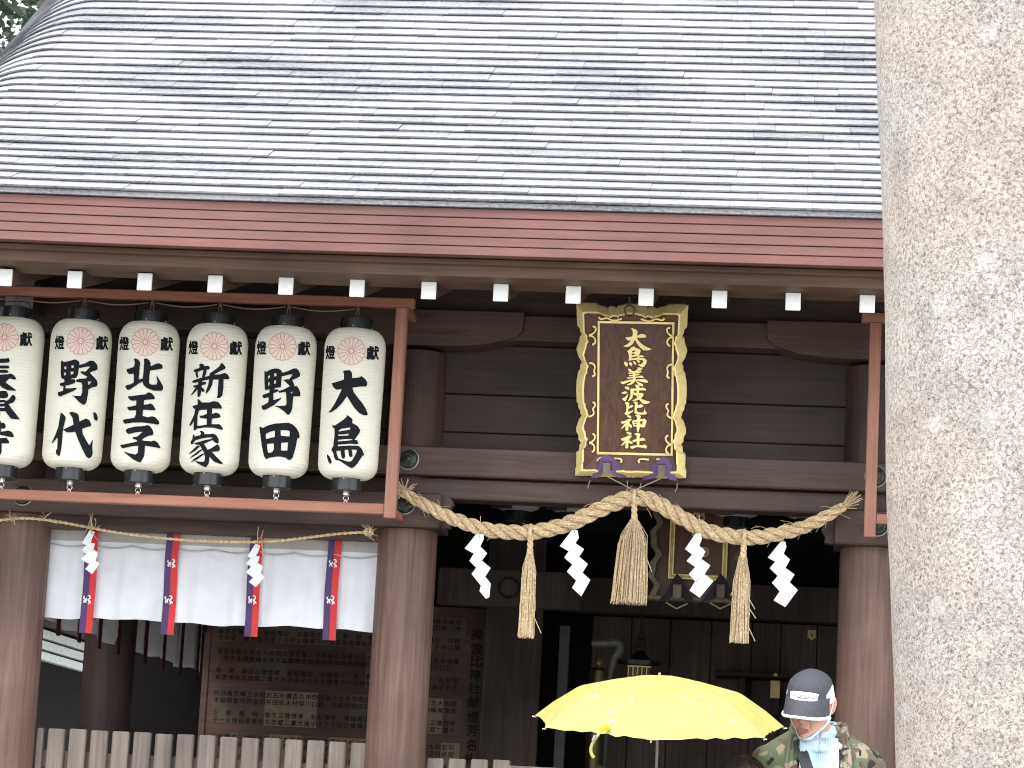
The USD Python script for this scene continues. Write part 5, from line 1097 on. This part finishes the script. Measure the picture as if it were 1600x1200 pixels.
def headshape(n=5):
    m = trimesh.creation.icosphere(n); d = m.vertices.copy(); s, f, u = d.T
    rx, ry, rz = .0755, .096, .118
    jaw = np.clip(-u, 0, 1); X = rx*s*(1-.20*jaw**1.5); Y = ry*f*(1-.10*jaw)+.010*jaw*(f > 0)*f; Zz = rz*u
    def g(s0, u0, ws, wu): return np.exp(-((s-s0)/ws)**2-((u-u0)/wu)**2)*(f > 0)
    Y += .026*g(0, -.20, .16, .14)+.012*g(0, -.02, .11, .22)        # nose tip, bridge
    Y += .005*(g(.11, -.24, .07, .07)+g(-.11, -.24, .07, .07))
    Y -= .011*(g(.36, .02, .20, .13)+g(-.36, .02, .20, .13))         # eye sockets
    Y += .007*(g(.34, .19, .26, .09)+g(-.34, .19, .26, .09))          # brow
    Y += .006*(g(.48, -.22, .2, .2)+g(-.48, -.22, .2, .2))            # cheeks
    Y -= .005*(g(.30, -.42, .07, .2)+g(-.30, -.42, .07, .2))          # folds beside the mouth
    Y += .009*g(0, -.50, .26, .10)-.005*g(0, -.535, .24, .022)+.004*g(0, -.66, .3, .05)*-1
    Y += .034*g(0, -.80, .36, .20)                                     # chin
    return trimesh.Trimesh(np.c_[X, Y, Zz], m.faces, process=False), d
def put(m, H): m = m.copy(); m.vertices = H(m.vertices); return m
def ear(H, s):
    pts = [((.070*s, -.008, .012), .010), ((.078*s, -.018, .020), .009), ((.080*s, -.022, .0), .009), ((.076*s, -.014, -.022), .008), ((.071*s, -.006, -.030), .007)]
    return chainbody([[(H(np.array(p))[0], r) for p, r in pts], [(H(np.array(pts[0][0]))[0], .010), (H(np.array(pts[3][0]))[0], .006)]], .006, 3)
def eyes(H, par):
    for s in (1, -1):
        e = trimesh.creation.icosphere(2, .0118); e.apply_translation([.031*s, .078, .002]); obj('eye', put(e, H), L('cap_white'), par, smooth=True)
        e = trimesh.creation.icosphere(1, .0056); e.apply_translation([.031*s, .0868, .001]); obj('iris', put(e, H), L('hair'), par, smooth=True)
def lips(H, par):
    obj('mouth', cat([put(tube(spline(np.array([(-.023, .0935, -.064+dz), (-.010, .1035, -.062+dz), (0, .105, -.063+dz), (.010, .1035, -.062+dz), (.023, .0935, -.064+dz)]), 12), np.r_[.001, np.full(10, .0034), .001], 6), H) for dz in (0, -.0066)]), L('lip'), par, smooth=True)
def hairdo(H, par, length=-.2, seed=1):
    g = np.random.default_rng(seed); m = trimesh.creation.icosphere(5); d = m.vertices; s, f, u = d.T
    keep = (u > .28+.28*np.maximum(f, 0)) | ((f < .12) & (u > length-.3*(f < -.3)))
    fk = keep[m.faces].all(1); n_ = meshkit.fbm(np.c_[s*9, f*9, u*2], 3, seed)
    sc = 1.10+.06*(n_-.5)+.012*np.sin(np.arctan2(s, f)*46+u*5)
    v = np.c_[.0755*s*(1+.10*(u < 0)), .096*f, .118*u]*sc[:, None]+[0, -.004, .004]
    obj('hair', put(trimesh.Trimesh(v, m.faces[fk], process=False), H), L('hair'), par, smooth=True)
    ms = []
    for _ in range(260):
        a = g.uniform(0, 6.283); r = g.uniform(0, .9); p = np.array([math.cos(a)*r, math.sin(a)*r, math.sqrt(1-r*r)]); q2 = p+np.array([math.cos(a), math.sin(a), -.35])*.25+g.normal(0, .06, 3); q2 /= np.linalg.norm(q2)
        e = np.array([.0755, .096, .118])*1.13; ms.append(put(tube(np.array([p*e, (p+q2)/np.linalg.norm(p+q2)*e*1.012, q2*e]), .0014, 3, False), H))
    obj('hair_strands', cat(ms), L('hair'), par, kind='stuff')

# the man in cap and camouflage jacket
F = Frame((.108, -.97, FL), 0.0)
man = thing('person', 'person in navy and white cap, camouflage jacket and light blue shirt, looking down', 'person', F.o)
coat, q = figure(F, 1.775, 'camouflage', 'trousers', man, bow=.07)
H = Head(P(1266, 1099, -1.10), math.radians(-17), math.radians(22), math.radians(-5))
hm, hd = headshape(5)
skin = chainbody([[(q(0, .02, 1.40), .06), (q(0, .03, 1.47), .052), (H(np.array([0, -.02, -.05]))[0], .050)]], .012, 4)
obj('neck', skin, L('skin'), man, smooth=True)
hp = obj('head', put(hm, H), L('skin'), man, smooth=True)
for s in (1, -1): obj('ear', ear(H, s), L('skin'), hp, smooth=True)
eyes(H, hp); lips(H, hp)
# jacket open at the front over the shirt
wedge = manifold3d.Manifold.hull_points(np.array([q(*p) for p in ((-.055, .02, 1.50), (.055, .02, 1.50), (-.055, .4, 1.50), (.055, .4, 1.50), (-.09, .02, .80), (.09, .02, .80), (-.09, .4, .80), (.09, .4, .80))]))
cm = manifold3d.Manifold(manifold3d.Mesh(np.asarray(coat.vertices, np.float32), np.asarray(coat.faces, np.uint32)))
jk = obj('jacket', tm(cm-wedge), L('camouflage'), man, smooth=40)
shv = coat.copy(); shv.vertices = shv.vertices-trimesh.Trimesh(coat.vertices, coat.faces, process=False).vertex_normals*.012
# only the torso part of the shirt: cut the sleeves away
tb_ = manifold3d.Manifold(manifold3d.Mesh(np.asarray(shv.vertices, np.float32), np.asarray(shv.faces, np.uint32)))
bxm = manifold3d.Manifold.hull_points(np.array([q(x, y, z) for x in (-.13, .13) for y in (-.3, .4) for z in (.82, 1.52)]))
obj('shirt', tm(tb_ ^ bxm), L('shirt_blue'), man, smooth=40)
def surf(x, z, off=.004):
    """point on the front of the coat"""
    o = q(x, .6, z); lo, _, _ = coat.ray.intersects_location([o], [-F.f], multiple_hits=False)
    return (lo[0] if len(lo) else q(x, .13, z))+F.f*off
for s in (-1, 1):                               # collar and lapels
    P_ = [surf(s*x, z, .010+e) for x, z, e in ((.062, 1.46, .0), (.072, 1.40, .004), (.078, 1.30, .004), (.085, 1.15, .002), (.09, 1.0, .0))]
    obj('lapel', cat([tube(spline(np.array(P_)+F.r*s*o, 20), w, 8) for o, w in ((0, .010), (.014, .011), (.030, .009))]), L('camouflage'), jk, smooth=True)
    C_ = spline(np.array([surf(s*.065, 1.44, .014), q(s*.085, .035, 1.475), q(s*.075, -.04, 1.49), q(s*.02, -.085, 1.49)]), 18)
    obj('collar', cat([tube(C_+np.array([0, 0, dz]), r, 8) for dz, r in ((-.018, .016), (0.0, .017), (.016, .012))]), L('camouflage'), jk, smooth=True)
# pale blue neck cloth rising to the chin, with loose folds
ms = []
for k in range(9):
    t = k/8; c = q(0, .05-.005*k, 1.425+.0085*k); rx, ry = .088-.0045*k, .082-.003*k
    ms.append(tube(np.array([c+F.r*rx*math.sin(a)+F.f*(ry*math.cos(a)+.012*math.cos(a)*(1-t))+F.u*(.012*math.cos(a)*-1+.0018*math.sin(2*a+k)+.012*math.sin(a)**2) for a in np.linspace(0, 6.283, 40)]), .0105, 8))
obj('neck_cloth', cat(ms), L('scarf_blue'), man, smooth=True)
fl = spline(np.array([q(.055, .115, 1.45), surf(.06, 1.36, .012), surf(.055, 1.25, .012), surf(.05, 1.14, .010)]), 20)
fr = spline(np.array([q(-.055, .115, 1.45), surf(-.055, 1.36, .012), surf(-.05, 1.25, .012), surf(-.05, 1.14, .010)]), 20)
obj('shirt_front', cat([tube(fl*(1-t)+fr*t+F.f*(.006*math.sin(9*t)), .0095, 6) for t in np.linspace(0, 1, 15)]), L('shirt_blue'), man, smooth=True)
st = spline(np.array([q(-.085, .02, 1.475), surf(-.055, 1.40, .030), surf(-.02, 1.30, .030), surf(.02, 1.18, .028), surf(.07, 1.05, .026), surf(.12, .95, .02)]), 30)
ms = [tube(st+F.r*o+F.u*o*.35, .0055, 6) for o in np.linspace(-.014, .014, 7)]
obj('shoulder_strap', cat(ms), L('strap_black'), man, smooth=True)
# mask pulled under the chin: edge and ear loop
def onhead(d, e=1.02):
    d = np.array(d, float)/np.linalg.norm(d); return hm.vertices[np.argmax(hd @ d)]*e
mk_ = spline(H(np.array([onhead(d) for d in ((-.97, -.05, -.35), (-.85, .32, -.62), (-.55, .55, -.85), (-.18, .62, -.98), (.18, .62, -.98), (.55, .55, -.85), (.85, .32, -.62), (.97, -.05, -.35))])), 40)
obj('face_mask', cat([tube(mk_-H.u*o-H.f*o*1.2, .0026, 6) for o in (0, .004, .008)]), L('scarf_blue'), man, smooth=True)
for s in (1, -1): obj('mask_loop', tube(spline(H(np.array([onhead((.88*s, .28, -.60), 1.03), onhead((.97*s, .10, -.25), 1.03), (.080*s, .004, .0), (.081*s, -.010, .022)])), 16), .0022, 6), L('cap_white'), man)
# cap
cap = None
m = trimesh.creation.icosphere(6); d = m.vertices; s_, f_, u_ = d.T
line = .20+.10*f_
dome = np.c_[.0755*s_*1.09, .096*f_*1.07-.002, .118*u_*.985+.004]
sq = 1+.13*np.exp(-((u_-.72)/.24)**2)+.02*np.exp(-((u_-.5)/.25)**2)*(f_ > 0)
dome *= np.c_[sq, sq, np.ones_like(sq)]; dome += (.0003*np.sin(np.arctan2(s_, f_)*30)*(u_ < .8))[:, None]*d
fc = d[m.faces].mean(1); inn_ = fc[:, 2] > .06+.16*fc[:, 1]
az = np.degrees(np.arctan2(np.abs(fc[:, 0]), fc[:, 1])); white = (az > 62) & (az < 150) & (fc[:, 2] < .56-.0012*(az-95)**2*.12)
cap = obj('cap', put(trimesh.Trimesh(dome, m.faces[inn_ & ~white], process=False), H), L('cap_navy'), man, smooth=True)
obj('side_panel', put(trimesh.Trimesh(dome*[1.006, 1.006, 1.0], m.faces[inn_ & white], process=False), H), L('cap_white'), cap, smooth=True)
aa = np.linspace(-1.25, 1.25, 33); tt = np.linspace(0, 1, 9)
def brim(a, t, off=0.0):
    base = np.stack([.0815*np.sin(a), .101*np.cos(a)-.004, .036+.008*np.cos(a)], -1)
    outp = np.stack([.0860*np.sin(a)*1.0, .101*np.cos(a)+.070*np.cos(a*1.05)**.7 if False else   .101*np.cos(a)+.054*np.maximum(0, np.cos(a*1.2))**.55,   .038-.024*np.cos(a)**2-.026*np.abs(np.sin(a))**2], -1)
    return base*(1-t)+outp*t+np.array([0, 0, off])
G = np.stack([brim(aa, t)-np.array([0, 0, .012*t*t])+np.c_[0*aa, 0*aa, -.10*(.0860*np.sin(aa))**2/.0860*t*3.0] for t in tt])
G2 = G+[0, 0, -.0035]
bm = [grid_mesh(G), grid_mesh(G2[::-1])]
obj('brim', put(cat(bm), H), L('cap_navy'), cap, smooth=True)
obj('brim_edge', put(tube(G[-1]+[0, 0, -.0017], .0052, 8), H), L('cap_white'), cap, smooth=True)
def onfront(x, z, e):
    s2 = x/(.0755*1.09); u2 = (z-.004)/(.118*.985); f2 = np.sqrt(np.maximum(0, 1-s2**2-u2**2)); k = 1+.13*np.exp(-((u2-.72)/.24)**2)+.02*np.exp(-((u2-.5)/.25)**2)
    return np.stack([x*k, (.096*1.07*f2-.002)*k+e, z], -1)
gx_, gz_ = np.meshgrid(np.linspace(-.047, .047, 21), np.linspace(.036, .072, 7)); gz_ = gz_-.010*(np.abs(gx_)/.047)**2.5*(gz_-.036)/.036
obj('front_badge', put(grid_mesh(onfront(gx_, gz_, .0030)), H), L('cap_white'), cap, smooth=True)
for pts in ([(-.030, .053), (-.018, .056), (-.008, .0525)], [(-.012, .050), (-.004, .058), (.000, .0625), (.005, .058), (.013, .051)], [(-.007, .051), (-.002, .054), (.002, .051), (.006, .0535), (.010, .0505)], [(.010, .057), (.020, .055), (.032, .051)]):
    pq = np.array(pts)*[1.25, 1.25]+[0, -.0145]; obj('badge_line', put(tube(onfront(pq[:, 0], pq[:, 1], .0040), .0009, 5), H), L('grey_coat'), cap)
# two people in front, of whom only the hair shows
for k, (px, py, Y, lab, hgt) in enumerate(((1165, 1180, -1.5, 'person with dark brown hair in front of the capped man, only the crown showing', 0), (941, 1197, -1.55, 'person holding the yellow umbrella, only the very top of the hair showing', 0))):
    tp2 = P(px, py, Y); zf = .229; h = (tp2[2]-zf)/1.008
    Fp = Frame((tp2[0], Y, zf), math.radians(8 if k else -10)); pe = thing('person', lab, 'person', Fp.o)
    arm = None if k == 0 else [((.21, .10, 1.13), (.08, .14, 1.22)), ((-.215, .02, 1.10), (-.20, .10, .87))]
    ct, q2 = figure(Fp, h, 'grey_coat', 'trousers', pe, arm=arm)
    obj('coat', ct, L('grey_coat'), pe, smooth=True)
    Hp = Head([tp2[0], Y+.01, tp2[2]-.134], math.radians(10), math.radians(8))
    obj('neck', chainbody([[(q2(0, 0, 1.42), .05), (Hp(np.array([0, -.02, -.04]))[0], .047)]], .012, 4), L('skin'), pe, smooth=True)
    hh = obj('head', put(hm, Hp), L('skin'), pe, smooth=True)
    for s in (1, -1): obj('ear', ear(Hp, s), L('skin'), hh, smooth=True)
    eyes(Hp, hh); lips(Hp, hh); hairdo(Hp, hh, -.35, 5+k)
